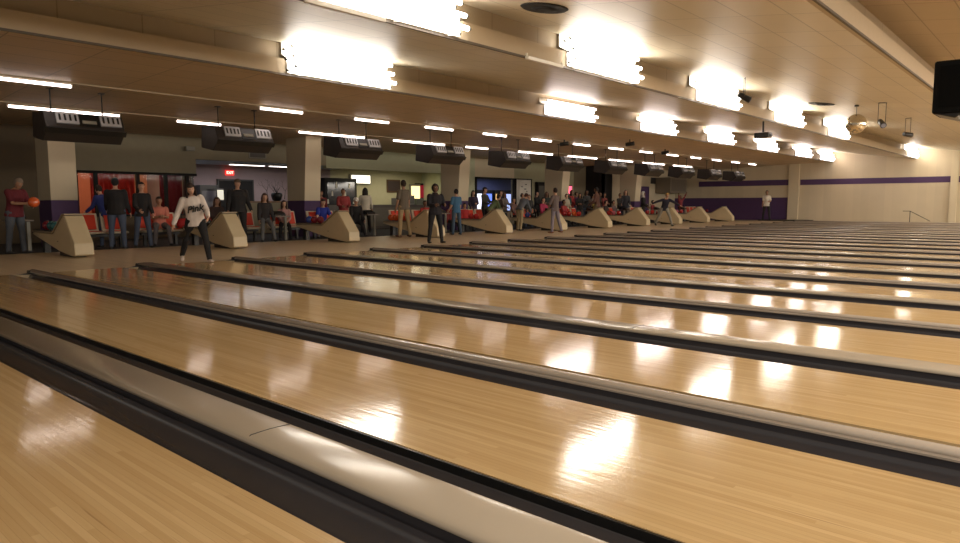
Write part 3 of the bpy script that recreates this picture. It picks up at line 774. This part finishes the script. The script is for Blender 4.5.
# big black speaker cluster at the right edge
t = thing('hanging_speaker', 'big black speaker cabinet hanging at the right edge', 'speaker', (11.62, 9.0, 0))
MB().box(-.42, .42, -.02, .5, 2.06, 2.62).build('cabinet', mat('speaker_black', (.004,.004,.004), .9, spec=.15), t, bevel=.02)
MB().prism([(-.40,2.06),(-.20,2.00),(-.17,2.03),(-.12,2.03),(-.08,1.96),(.42,1.94),(.42,2.06)], .0, .48, 'y').build('lower_edge', M_blk, t, bevel=.01)
MB().box(-.36, .36, -.03, -.021, 2.12, 2.56).build('grille', mat('grille_black', (.003,.003,.003), .95, spec=.1), t)
m = MB()
m.tube([(.40,.25,2.6),(.40,.25,3.82)], .012, 6)
m.build('chain', M_dk, t)

# ---------------------------------------------------------------- people
SKIN = {'light': (.58,.33,.22), 'tan': (.42,.22,.13), 'brown': (.20,.10,.06)}
def V3(a): return Vector(a)
def person(label, x, y, face, H=1.72, lean=0, slean=0, la=(5,8,10), ra=(5,8,10), ll=(3,4,3), rl=(-3,4,3), head=(0,0), bulk=1.0,
           shirt=(.05,.05,.05), pants=(.04,.04,.05), shoes=(.03,.03,.03), hair=(.03,.02,.015), hairlen=0, skin='light', sleeve='long',
           hood=None, cap=None, detail=0, sit=None, shorts=False, turn=0, extra=None, name='person'):
    """local frame: +x forward, +y left, +z up. angles: arm/leg = (forward, out, bend)"""
    s = H/1.75
    t = bpy.data.objects.new(name, None); COL.objects.link(t); t.location = (x, y, 0); t.rotation_euler = (0, 0, R(face)); t.empty_display_size = .2
    tag(t, label, 'person')
    vox = .011 if detail else .019
    hip = V3((0,0,.94*s))
    up = V3((math.sin(R(lean)), math.sin(R(slean)), math.cos(R(lean)))).normalized()
    tw = Matrix.Rotation(R(turn), 3, 'Z')
    lat = (tw @ V3((0,1,0))); lat = (lat - up*lat.dot(up)).normalized(); fwd = lat.cross(up)
    hl = V3((0,1,0)); hf = V3((1,0,0))
    def sp(h, fw=0, lt=0): return hip + up*h*s + fwd*fw*s + lat*lt*s
    # legs
    legs = []
    for sd, (a, o, k) in ((1, ll), (-1, rl)):
        h0 = hip + V3((0, sd*.095*s*bulk**.5, -.02*s))
        d = V3((math.sin(R(a))*math.cos(R(o)), sd*math.sin(R(o)), -math.cos(R(a))*math.cos(R(o))))
        kn = h0 + d*.44*s
        a2 = a-k; d2 = V3((math.sin(R(a2))*math.cos(R(o)), sd*math.sin(R(o))*.8, -math.cos(R(a2))*math.cos(R(o)))).normalized()
        an = kn + d2*.42*s
        fd = V3((1, sd*.15, 0)).normalized()
        if a2 < -20: fd = (fd + V3((0,0,-math.tan(R(min(60, -a2-15)))*.9))).normalized()
        legs.append((h0, kn, an, fd))
    low = min(min(l[2].z - .075*s, (l[2]+l[3]*.17*s).z - .03*s) for l in legs)
    dz = (sit - (hip.z - .105*s)) if sit is not None else -low
    T = V3((0,0,dz))
    hip = hip + T; legs = [(a+T, b+T, c+T, d) for a, b, c, d in legs]
    if sit is not None:     # plant the feet on the floor
        nl = []
        for a, b, c, d in legs:
            an = V3((c.x, c.y, .08*s)); L0 = (an-b).length
            nl.append((a, b, b + (an-b).normalized()*min(L0, .46*s), d))
        legs = nl
    # arms
    arms = []
    for sd, (a, o, k) in ((1, la), (-1, ra)):
        sh = sp(.445, 0, sd*.155*bulk)
        inn = 0
        d = fwd*math.sin(R(a))*math.cos(R(o)) + lat*sd*math.sin(R(o)) - V3((0,0,1))*math.cos(R(a))*math.cos(R(o))
        el = sh + d.normalized()*.29*s
        a2 = a+k; o2 = o - (k*.45 if k > 40 else 0)
        d2 = fwd*math.sin(R(a2))*math.cos(R(o2)) + lat*sd*math.sin(R(o2)) - V3((0,0,1))*math.cos(R(a2))*math.cos(R(o2)); d2.normalize()
        wr = el + d2*.25*s
        arms.append((sh, el, wr, d2))
    nk = sp(.53); hd_up = (up + fwd*math.sin(R(head[0]))*1.0).normalized()
    if lean > 25: hd_up = (up*.6 + V3((0,0,1))*.6 + fwd*math.sin(R(head[0]))).normalized()
    hlat = (Matrix.Rotation(R(head[1]), 3, 'Z') @ lat); hlat = (hlat - hd_up*hlat.dot(hd_up)).normalized(); hfw = hlat.cross(hd_up)
    hc = nk + hd_up*.155*s + hfw*.015*s
    HM = Matrix((hfw, hlat, hd_up)).transposed()
    b = MB()
    def ring(h, wy, wx, fw=0): return (sp(h, fw), lat*wy*s*bulk, fwd*wx*s*bulk)
    if detail:
        torso_r = [ring(-.10,.10,.07), ring(-.06,.15,.10), ring(.0,.16,.11), ring(.12,.135,.10), ring(.22,.14,.10,.01), ring(.34,.16,.115,.01), ring(.43,.165,.10), ring(.49,.13,.075), ring(.52,.06,.055)]
    else:
        torso_r = [ring(-.09,.13,.09), ring(.0,.16,.11), ring(.14,.135,.10), ring(.34,.16,.115,.01), ring(.44,.16,.095), ring(.50,.11,.07), ring(.52,.06,.055)]
    b.loft(torso_r)
    b.tube([sp(.48), nk, nk + hd_up*.07*s], [.06*s, .052*s, .05*s])
    # head: skull + jaw + nose + ears
    b.ball(hc + hfw*.0, (.092*s, .075*s, .112*s), 18, 12, HM)
    b.ball(hc + hfw*.028*s - hd_up*.055*s, (.062*s, .052*s, .062*s), 14, 9, HM)
    b.limb([hc + hfw*.085*s + hd_up*.01*s, hc + hfw*.104*s - hd_up*.022*s], [.009*s, .014*s], 8)
    for sd in (1, -1): b.ball(hc + hlat*sd*.077*s - hfw*.006*s, (.018*s, .01*s, .03*s), 8, 6, HM)
    for sh, el, wr, d2 in arms:
        b.limb([sh, sh+(el-sh)*.35, el, el+(wr-el)*.3, wr], [.052*s*bulk, .048*s*bulk, .038*s, .038*s, .026*s])
    for h0, kn, an, fd in legs:
        b.limb([h0, h0+(kn-h0)*.4, kn, kn+(an-kn)*.3, an], [.085*s*bulk, .075*s*bulk, .052*s, .055*s, .036*s])
    # palms
    hands = []
    for sd, (sh, el, wr, d2) in zip((1, -1), arms):
        side = d2.cross(fwd if abs(d2.dot(fwd)) < .8 else V3((0,0,1))).normalized()     # thin axis of the palm
        wid = side.cross(d2).normalized()
        if wid.dot(fwd) < 0: wid = -wid
        b.loft([(wr - d2*.01*s, wid*.024*s, side*.018*s), (wr + d2*.03*s, wid*.036*s, side*.016*s), (wr + d2*.085*s, wid*.041*s, side*.013*s), (wr+d2*.092*s, wid*.03*s, side*.008*s)])
        hands.append((wr, d2, wid, side, sd))
    body = b.solid(vox, 3)
    # five separate, curled fingers on each hand
    for wr, d2, wid, side, sd in hands:
        inw = side if side.dot(lat*-sd) > 0 else -side
        for k, (o_, L_) in enumerate(((.030,.068),(.011,.076),(-.009,.070),(-.028,.055))):
            p0 = wr + d2*.08*s + wid*o_*s; p1 = p0 + (d2*.9+inw*.25).normalized()*L_*.5*s; p2 = p1 + (d2*.6+inw*.8).normalized()*L_*.5*s
            body.limb([p0, p1, p2], [.0088*s, .0082*s, .007*s], 6)
        p0 = wr + d2*.03*s + wid*.028*s; p1 = p0 + (d2*.5+wid*.8+inw*.2).normalized()*.035*s; p2 = p1 + (d2*.85+wid*.3+inw*.4).normalized()*.032*s
        body.limb([p0, p1, p2], [.011*s, .0095*s, .008*s], 6)
    sm = mat('skin_'+skin, SKIN[skin], .55, var=.05)
    bo = body.build('body', sm, t)
    # shirt
    c = MB(); e = .018
    def ringe(h, wy, wx, fw=0, ee=e): return (sp(h, fw), lat*(wy*bulk+ee)*s, fwd*(wx*bulk+ee)*s)
    hem = -.08
    c.loft([ringe(hem-.03,.175,.125), ringe(hem+.03,.172,.122), ringe(.0,.16,.112), ringe(.12,.142,.106), ringe(.22,.145,.108,.01), ringe(.34,.163,.118,.01), ringe(.43,.168,.103), ringe(.485,.13,.078), ringe(.515,.062,.06,0,.008)])
    for sh, el, wr, d2 in arms:
        if sleeve == 'long': c.limb([sh, sh+(el-sh)*.35, el, el+(wr-el)*.3, wr-d2*.02*s], [(.054*bulk+e)*s, (.05*bulk+e)*s, (.04+e)*s, (.04+e)*s, (.028+e)*s])
        elif sleeve == 'short': c.limb([sh, sh+(el-sh)*.4, sh+(el-sh)*.7], [(.054*bulk+e)*s, (.052*bulk+e)*s, (.05+e)*s])
    if hood:
        pass
    cl = c.solid(vox, 3)
    def cm(col, nm):
        return mat('%s_%d_%d_%d' % (nm, int(col[0]*999), int(col[1]*999), int(col[2]*999)), col, .85, var=.18, scale=9, bump=.25)
    so = cl.build('shirt', cm(shirt, 'cloth'), t)
    # trousers
    c = MB()
    c.loft([(hip+V3((0,0,-.10*s)), hl*.13*s*bulk, hf*.09*s*bulk), (hip+V3((0,0,-.03*s)), hl*(.165*bulk+.008)*s, hf*(.118*bulk+.008)*s), (hip+up*.04*s, hl*(.163*bulk+.008)*s, hf*(.112*bulk+.008)*s), (hip+up*.08*s, hl*.14*s*bulk, hf*.10*s*bulk)])
    for h0, kn, an, fd in legs:
        end = kn+(an-kn)*.08 if shorts else an + (an-kn).normalized()*.01
        c.limb([h0, h0+(kn-h0)*.4, kn, kn+(end-kn)*.3, end], [(.09*bulk+.006)*s, (.08*bulk+.006)*s, .066*s, .066*s, .052*s])
    c.solid(vox, 3).build('trousers', cm(pants, 'cloth'), t)
    for h0, kn, an, fd in legs:
        c = MB(); u_ = V3((0,0,1)); 
        lt = u_.cross(fd).normalized(); nn = fd.cross(lt)
        hl0 = an - fd*.055*s - u_*.045*s
        c.loft([(hl0 - fd*.01, lt*.02*s, nn*.02*s), (hl0+fd*.01*s, lt*.034*s, nn*.034*s), (hl0 + fd*.08*s, lt*.038*s, nn*.036*s), (hl0+fd*.16*s, lt*.044*s, nn*.026*s), (hl0+fd*.22*s, lt*.038*s, nn*.02*s), (hl0+fd*.25*s, lt*.018*s, nn*.010*s)])
        c.limb([an, hl0+fd*.03*s], [.04*s, .034*s], 8)
        c.build('shoe', cm(shoes, 'shoe'), t)
    # hair
    c = MB(); c.ball(hc - hfw*.012*s + hd_up*.012*s, (.100*s, .086*s, .115*s), 20, 14, HM)
    keep = []
    for fc in c.f:
        ce = sum((V3(c.v[i]) for i in fc), V3((0,0,0)))/len(fc) - hc
        fx, fz = ce.dot(hfw)/s, ce.dot(hd_up)/s
        if fz > .055 or (fx < .02 and fz > -.05) or (fx < -.045 and fz > -.085): keep.append(fc)
    c.f = keep; c.smooth = [True]*len(keep)
    if hairlen > 0:
        c.loft([(hc - hfw*.035*s + hd_up*.05*s, hlat*.08*s, hfw*.05*s), (hc - hfw*.05*s - hd_up*.05*s, hlat*.10*s, hfw*.055*s), (hc - hfw*.055*s - hd_up*(.08+hairlen*.5)*s, hlat*.105*s, hfw*.045*s), (hc - hfw*.05*s - hd_up*(.10+hairlen)*s, hlat*.07*s, hfw*.03*s)])
        for sd in (1, -1):
            c.loft([(hc + hlat*sd*.072*s + hd_up*.06*s, hlat*.02*s, hfw*.04*s), (hc + hlat*sd*.088*s - hd_up*.04*s, hlat*.025*s, hfw*.05*s), (hc + hlat*sd*.09*s + hfw*.01*s - hd_up*(.08+hairlen*.8)*s, hlat*.025*s, hfw*.045*s), (hc + hlat*sd*.08*s + hfw*.01*s - hd_up*(.10+hairlen)*s, hlat*.012*s, hfw*.02*s)])
    if hair is not None: c.build('hair', cm(hair, 'hair'), t)
    if cap:
        c = MB(); c.ball(hc - hfw*.005*s + hd_up*.045*s, (.106*s, .092*s, .09*s), 18, 10, HM)
        kk = [fc for fc in c.f if (sum((V3(c.v[i]) for i in fc), V3((0,0,0)))/len(fc) - hc).dot(hd_up)/s > .045]
        c.f = kk; c.smooth = [True]*len(kk)
        c.loft([(hc+hfw*.07*s+hd_up*.05*s, hlat*.07*s, hd_up*.008), (hc+hfw*.13*s+hd_up*.045*s, hlat*.065*s, hd_up*.007), (hc+hfw*.165*s+hd_up*.035*s, hlat*.035*s, hd_up*.005)])
        c.build('cap', cm(cap, 'cloth'), t)
    if hood:
        c = MB(); c.ball(hc - hfw*.02*s + hd_up*.005*s, (.118*s, .108*s, .135*s), 18, 12, HM)
        kk = []
        for fc in c.f:
            ce = sum((V3(c.v[i]) for i in fc), V3((0,0,0)))/len(fc) - hc
            if not (ce.dot(hfw)/s > .045 and ce.dot(hd_up)/s < .075): kk.append(fc)
        c.f = kk; c.smooth = [True]*len(kk)
        c.tube([sp(.46,-.01), sp(.55,-.01)], [.10*s, .085*s]); c.build('hood', cm(hood, 'cloth'), t)
    # face
    if detail:
        for sd in (1, -1):
            e_ = MB().ball(hc + hfw*.083*s + hlat*sd*.031*s + hd_up*.012*s, (.008*s,.013*s,.008*s), 10, 6, HM).build('eye', mat('eye_white', (.6,.55,.5), .3), t)
            MB().ball(hc + hfw*.089*s + hlat*sd*.031*s + hd_up*.012*s, .0058*s, 8, 6, HM).build('pupil', M_blk, e_)
            MB().limb([hc + hfw*.088*s + hlat*sd*.018*s + hd_up*.032*s, hc + hfw*.082*s + hlat*sd*.046*s + hd_up*.030*s], [.004*s,.003*s], 6).build('eyebrow', cm(hair or (.03,.02,.01), 'hair'), t)
        MB().ball(hc + hfw*.083*s - hd_up*.055*s, (.008*s,.024*s,.007*s), 10, 6, HM).build('mouth', mat('lips', (.35,.10,.08), .5), t)
    else:
        MB().ball(hc + hfw*.082*s + hd_up*.012*s + hlat*.031*s, (.008*s,.012*s,.007*s), 8, 5, HM).build('eye', M_blk, t)
        MB().ball(hc + hfw*.082*s + hd_up*.012*s - hlat*.031*s, (.008*s,.012*s,.007*s), 8, 5, HM).build('eye', M_blk, t)
    info = dict(root=t, hands=[(w + d*.07*s) for (w, d, _, _, _) in hands], chest=sp(.30, .145*bulk+.015), lat=lat, up=up, fwd=fwd, hc=hc, hfw=hfw, hlat=hlat, hup=hd_up, s=s)
    return info
def world(p, info):
    return info['root'].location + Matrix.Rotation(info['root'].rotation_euler.z, 3, 'Z') @ Vector(p)

BLACK = (.018,.016,.017); JEANS = (.07,.09,.14); KHAKI = (.36,.25,.13); GREY = (.16,.14,.14)
# ---- standing on the approach, left to right
i1 = person('man in maroon shirt and jeans holding an orange ball at the far left', -5.45, 4.62, 25, 1.72, lean=8, la=(28,6,62), ra=(30,2,68), head=(35,-5),
       shirt=(.13,.015,.022), pants=(.09,.10,.12), shoes=(.05,.05,.05), hair=(.25,.19,.14), skin='tan', sleeve='short', bulk=1.15, detail=1)
hp = (world(i1['hands'][0], i1)+world(i1['hands'][1], i1))/2
bowling_ball(hp.x+.06, hp.y+.03, hp.z+.05, 'orange', 'orange bowling ball held by the man in maroon', r=.115)

w = person('woman in white sweatshirt and black leggings striding at the foul line', -.22, 6.22, -18, 1.60, lean=13, slean=-9, la=(12,22,58), ra=(-4,24,14),
       ll=(30,7,14), rl=(-20,10,20), head=(18,8), shirt=(.72,.62,.55), pants=(.012,.011,.012), shoes=(.62,.50,.42), hair=(.025,.013,.010), hairlen=.16, bulk=1.08, detail=1)
text_Mx = Matrix((w['lat'], w['up'], w['fwd'])).transposed().to_4x4()
tm = Matrix.Translation(w['chest'] + w['fwd']*.016 + w['up']*(-.02)) @ text_Mx @ Matrix.Rotation(R(4), 4, 'Z')
lt_ = text_mesh('Pink', .17, M_blk, w['root'], tm, extrude=.022, shear=.35)
lt_['label'] = 'black slanted lettering on the sweatshirt'

person('man in black jacket and jeans seen from behind beside the red seats', -5.3, 6.72, 150, 1.74, la=(12,8,40), ra=(8,10,20), shirt=BLACK, pants=JEANS, hair=BLACK, bulk=1.18)
person('person in blue shirt half hidden behind the man in the black jacket', -6.35, 6.85, 200, 1.62, lean=18, shirt=(.03,.05,.22), pants=JEANS, la=(30,8,40))
person('dark haired man in black jacket and jeans facing the lanes', -5.3, 7.33, -10, 1.65, lean=3, la=(10,6,30), ra=(15,8,50), ll=(8,5,4), rl=(-8,5,6), shirt=BLACK, pants=JEANS, hair=BLACK, detail=1)
person('seated person in a pink shirt with folded arms', -6.1, 8.1, -15, 1.62, lean=6, sit=.46, ll=(82,8,80), rl=(82,8,80), la=(28,6,80), ra=(28,6,80), shirt=(.62,.20,.14), pants=GREY, skin='tan', sleeve='short', bulk=1.1, detail=1)
t = thing('red_bag', 'red bag lying on the seats beside the person in pink', 'bag', (-5.92, 8.72, .45))
MB().loft([((0,0,0),(.14,0,0),(0,.20,0)), ((0,0,.10),(.17,0,0),(0,.24,0)), ((0,0,.22),(.13,0,0),(0,.20,0)), ((0,0,.26),(.04,0,0),(0,.12,0))]).build('sack', mat('bag_red', (.45,.02,.02), .7), t)
MB().tube([(0,-.12,.24),(0,-.08,.36),(0,.08,.36),(0,.12,.24)], .012, 6).build('handle', M_dk, t)
person('seated woman with long brown hair behind the white sweatshirt', -6.1, 9.72, -10, 1.62, lean=8, sit=.46, ll=(80,6,78), rl=(80,6,78), la=(25,6,60), ra=(25,6,60), shirt=(.06,.035,.03), pants=GREY, hair=(.10,.05,.03), hairlen=.2)
person('big man in a black shirt and cap standing behind the second ball return', -5.35, 9.98, -15, 1.78, la=(8,12,20), ra=(8,12,20), shirt=BLACK, pants=BLACK, hair=BLACK, cap=(.12,.08,.05), bulk=1.3, detail=1)
person('pale faced person in black with grey jeans leaning on the seats', -5.6, 10.95, -20, 1.66, lean=10, sit=.56, ll=(60,8,50), rl=(66,6,56), la=(10,10,20), ra=(14,8,30), shirt=(.035,.03,.03), pants=(.13,.13,.13), hair=(.06,.03,.02), hairlen=.1, skin='light')
person('seated woman in a pink patterned top right of the black doorway', -6.2, 12.0, -30, 1.55, sit=.40, ll=(82,6,80), rl=(82,6,80), la=(20,6,50), ra=(20,6,50), shirt=(.42,.22,.20), pants=BLACK, hair=(.05,.02,.015), hairlen=.2)
person('seated person in a bright blue shirt behind the third ball return', -6.05, 13.30, -20, 1.66, lean=16, sit=.42, ll=(84,12,82), rl=(84,12,82), la=(38,16,20), ra=(38,16,20), shirt=(.02,.035,.30), pants=GREY, sleeve='short', detail=1)
person('person in a red checked shirt standing behind the blue shirted one', -7.6, 15.36, -20, 1.63, la=(10,10,60), ra=(10,10,70), shirt=(.35,.05,.05), pants=GREY, skin='tan', hair=(.05,.02,.01), bulk=1.15)
person('person in a dull red top beside the column and display case', -8.3, 14.9, -30, 1.58, shirt=(.24,.04,.04), pants=JEANS, skin='tan')
person('man in black with a white cap slouching by the third ball return', -6.0, 14.62, -25, 1.70, lean=14, sit=.44, ll=(70,10,62), rl=(76,10,70), la=(20,8,40), ra=(20,8,40), shirt=BLACK, pants=BLACK, cap=(.7,.68,.62))
person('woman in a white sweater with long dark hair seen from behind', -8.0, 16.7, 150, 1.70, la=(18,14,40), ra=(14,14,30), shirt=(.62,.56,.44), pants=BLACK, hair=(.02,.015,.012), hairlen=.22, bulk=1.08)
person('man in grey brown shirt and khaki trousers seen from behind', -4.25, 15.25, 172, 1.86, la=(6,8,8), ra=(4,9,10), ll=(2,4,2), rl=(-4,5,4), shirt=(.15,.12,.085), pants=(.42,.30,.16), hair=(.03,.02,.015), sleeve='short', skin='tan', shoes=(.12,.05,.03), detail=1)
person('figure in black hooded jacket standing with hands together', -.98, 13.45, -20, 1.63, la=(18,14,75), ra=(18,14,75), ll=(2,7,2), rl=(-2,7,2), shirt=(.014,.012,.016), pants=(.012,.012,.014), hood=(.015,.012,.016), hair=BLACK, skin='brown', bulk=1.18, detail=1)
person('seated person in red behind the fourth ball return', -6.1, 18.0, -20, 1.56, sit=.40, ll=(84,8,82), rl=(84,8,82), la=(24,8,50), ra=(24,8,50), shirt=(.40,.04,.03), pants=BLACK, skin='brown')
person('person in a blue striped shirt and jeans seen from behind', -4.0, 17.5, 165, 1.60, la=(8,8,30), ra=(6,8,20), shirt=(.05,.14,.25), pants=(.05,.08,.12), hair=BLACK, sleeve='short', detail=1)
person('seated person in dark red just left of the striped shirt', -6.0, 19.3, -20, 1.50, sit=.34, ll=(84,8,82), rl=(84,8,82), shirt=(.24,.03,.03), pants=BLACK, skin='brown')
person('seated red clothed person right of the striped shirt', -6.0, 20.1, -20, 1.48, sit=.34, ll=(84,8,82), rl=(84,8,82), shirt=(.45,.03,.03), pants=BLACK, skin='tan')
person('person in dark clothes and a dark cap standing by the arcade window', -6.5, 21.9, 10, 1.77, la=(20,20,70), ra=(15,10,60), shirt=(.05,.05,.04), pants=BLACK, hair=BLACK, cap=BLACK)
person('person in a green top stooping behind the fifth ball return', -5.7, 21.3, 60, 1.60, lean=42, la=(40,8,20), ra=(40,8,20), ll=(14,5,20), rl=(-6,5,8), shirt=(.13,.17,.08), pants=(.16,.14,.08))
person('man in grey shirt and khaki trousers bending over the ball rack', -4.5, 21.75, 90, 1.66, lean=40, la=(35,6,30), ra=(40,6,30), ll=(10,5,12), rl=(-6,5,8), head=(20,0), shirt=(.12,.13,.15), pants=(.36,.28,.16), hair=(.06,.02,.015), skin='tan', detail=0)
person('bowler in grey sweatshirt and lilac grey trousers seen from behind', -2.1, 20.8, 175, 1.66, la=(20,12,70), ra=(15,10,60), ll=(3,5,4), rl=(-8,5,10), shirt=(.15,.11,.10), pants=(.21,.18,.21), hair=(.03,.015,.012), shoes=(.28,.10,.05), hood=None, detail=1)
person('bowler in brown mid stride among the far approaches', -5.1, 28.6, 195, 1.88, lean=5, la=(12,10,50), ra=(10,12,60), ll=(14,6,10), rl=(-18,6,16), shirt=(.13,.06,.045), pants=(.17,.13,.08), skin='brown', hair=BLACK)
person('bowler in black with a white hood on the far approach', -4.0, 31.1, 20, 1.66, la=(10,8,40), ra=(10,8,40), ll=(3,4,3), rl=(-3,4,3), shirt=BLACK, pants=BLACK, hood=(.75,.72,.68), skin='brown')
person('blond bowler in black top and grey trousers stooping with arms spread', -2.5, 30.4, -45, 1.74, lean=32, la=(40,62,15), ra=(-20,68,18), ll=(26,14,10), rl=(-24,14,14), head=(10,0), shirt=(.016,.015,.028), pants=(.27,.25,.20), hair=(.45,.28,.09), skin='tan')
person('person in white shirt and black trousers standing by the end wall', -2.0, 43.0, -70, 1.85, la=(15,10,70), ra=(8,8,30), ll=(5,7,5), rl=(-12,6,10), shirt=(.68,.62,.52), pants=BLACK, hair=(.05,.02,.015), sleeve='short', skin='tan')
# ---- the crowd behind the far returns
crowd = [(-7.0,23.4,1.52,(.05,.03,.025),'dark brown','left end of the crowd below the arcade window',0), (-6.3,23.6,1.40,(.16,.09,.08),'dusty brown','crowd right beside the fifth ball return',1),
 (-7.3,25.5,1.55,(.03,.03,.05),'navy','crowd in front of the white door',0), (-6.2,24.6,1.48,(.03,.03,.03),'black','crowd between the fifth ball return and the stooping man',0), (-7.4,24.3,1.60,(.20,.16,.14),'pale brown','crowd beneath the blue arcade glow',0),
 (-6.6,26.5,1.64,(.03,.04,.035),'dark green','crowd against the dark cabinet',0), (-6.0,25.4,1.42,(.42,.04,.10),'crimson','crowd right of the stooping man',1),
 (-6.5,28.0,1.55,(.5,.44,.33),'cream','crowd right of the fourth column',0), (-7.8,30.4,1.78,(.38,.04,.04),'red','crowd below the pink sign',0),
 (-6.3,28.9,1.60,(.03,.03,.03),'black','crowd under the sixth monitor',0), (-7.0,30.6,1.78,(.05,.05,.05),'charcoal','crowd left of the one in yellow',0),
 (-6.2,30.2,1.47,(.42,.30,.08),'yellow tan','crowd just left of the brown bowler',0), (-7.5,33.2,1.66,(.30,.07,.06),'brick red','crowd right of the brown bowler',0),
 (-6.8,33.7,1.70,(.05,.05,.05),'dark grey','crowd before the bright cream wall, leftmost there',1), (-6.0,32.9,1.80,(.04,.04,.05),'black','crowd before the bright cream wall, middle one',0),
 (-7.0,34.7,1.74,(.62,.57,.48),'white','crowd before the bright cream wall',0), (-6.2,31.2,1.30,(.06,.05,.05),'dull brown','crowd, low beside the brown bowler',1),
 (-6.3,32.15,1.30,(.14,.10,.10),'mauve brown','crowd, low behind the seventh ball return',1), (-6.1,27.2,1.32,(.35,.04,.04),'red','crowd, low behind the sixth ball return',1),
 (-6.2,36.4,1.32,(.30,.04,.05),'wine red','crowd, low behind the eighth ball return',1), (-6.3,38.2,1.35,(.45,.06,.06),'scarlet','crowd, low behind the ninth ball return',1)]
crowd += [(-7.6,22.4,1.66,(.07,.05,.09),'plum','crowd at the left frame of the arcade window',0), (-8.2,25.0,1.70,(.03,.05,.09),'steel blue','crowd at the back, below the arcade window',0),
 (-8.0,27.6,1.68,(.02,.02,.02),'black','crowd at the back, left of the fourth column',0), (-7.6,26.2,1.58,(.10,.05,.03),'rust brown','crowd before the dark cabinet',0),
 (-8.3,31.6,1.70,(.12,.03,.10),'purple','crowd at the back, right of the pink sign',0), (-7.4,29.4,1.66,(.04,.09,.07),'bottle green','crowd under the pink sign',0),
 (-8.4,34.2,1.72,(.09,.08,.07),'taupe','crowd at the dark opening',0), (-7.6,32.2,1.62,(.40,.30,.26),'dusty pink','crowd behind the brown bowler',0)]
random.seed(4)
for (x, y, h, c, cn, lab, sit) in crowd:
    sk = random.choice(['tan', 'brown', 'light']); fc = random.uniform(-60, 40)
    kw = dict(la=(random.uniform(5,30), 8, random.uniform(20,80)), ra=(random.uniform(5,30), 8, random.uniform(20,80)))
    if sit: person('seated person in %s top, %s' % (cn, lab), x, y, fc*.4, 1.66, sit=h-.92, ll=(82,6,80), rl=(82,6,80), shirt=c, pants=BLACK, skin=sk, hair=BLACK, **kw)
    else: person('standing person in %s top, %s' % (cn, lab), x, y, fc, h, shirt=c, pants=random.choice([BLACK, GREY, JEANS]), skin=sk, hair=random.choice([BLACK, (.06,.03,.02)]), hairlen=random.choice([0, .12]), **kw)
person('person in dark red raising both arms behind the tenth ball return', -6.0, 39.6, -20, 1.55, la=(150,18,15), ra=(140,30,15), shirt=(.22,.03,.04), pants=BLACK, skin='brown', hair=BLACK)

# ---------------------------------------------------------------- lights and world
def area(name, loc, rot, sx, sy, p, col):
    l = bpy.data.lights.new(name, 'AREA'); l.shape = 'RECTANGLE'; l.size = sx; l.size_y = sy; l.energy = p; l.color = col
    o = bpy.data.objects.new(name, l); COL.objects.link(o); o.location = loc; o.rotation_euler = rot; return o
area('party_room_light', (-12, 9, 2.7), (0,0,0), 2, 3, 60, (1,.55,.32))
area('counter_light', (-12, 22, 2.65), (0,0,0), 1, 4, 45, (1,.9,.65))
area('recess_light', (-12, 14.5, 2.55), (0,0,0), 1, 4, 25, (.9,.92,1))
area('arcade_light', (-12, 29, 2.5), (0,0,0), 2, 4, 40, (.6,.65,1))
# unseen fill lights added to brighten the hall, along the far lane ends
for k in range(6):
    area('lane_fill_light', (17.2, -1+8.6*k, 3.35), (0, R(38), 0), 1.6, 8, (400, 470, 620, 680, 700, 700)[k], (1,.92,.80))
wd = bpy.data.worlds.new('world'); sc.world = wd; wd.use_nodes = True
bg = wd.node_tree.nodes['Background']; bg.inputs[0].default_value = (1,.9,.78,1); bg.inputs[1].default_value = .3
sc.view_settings.view_transform = 'Standard'
sc.view_settings.look = 'None'
sc.view_settings.exposure = 0.22
sc.cycles.use_denoising = True
sc.cycles.max_bounces = 8; sc.cycles.sample_clamp_indirect = 8
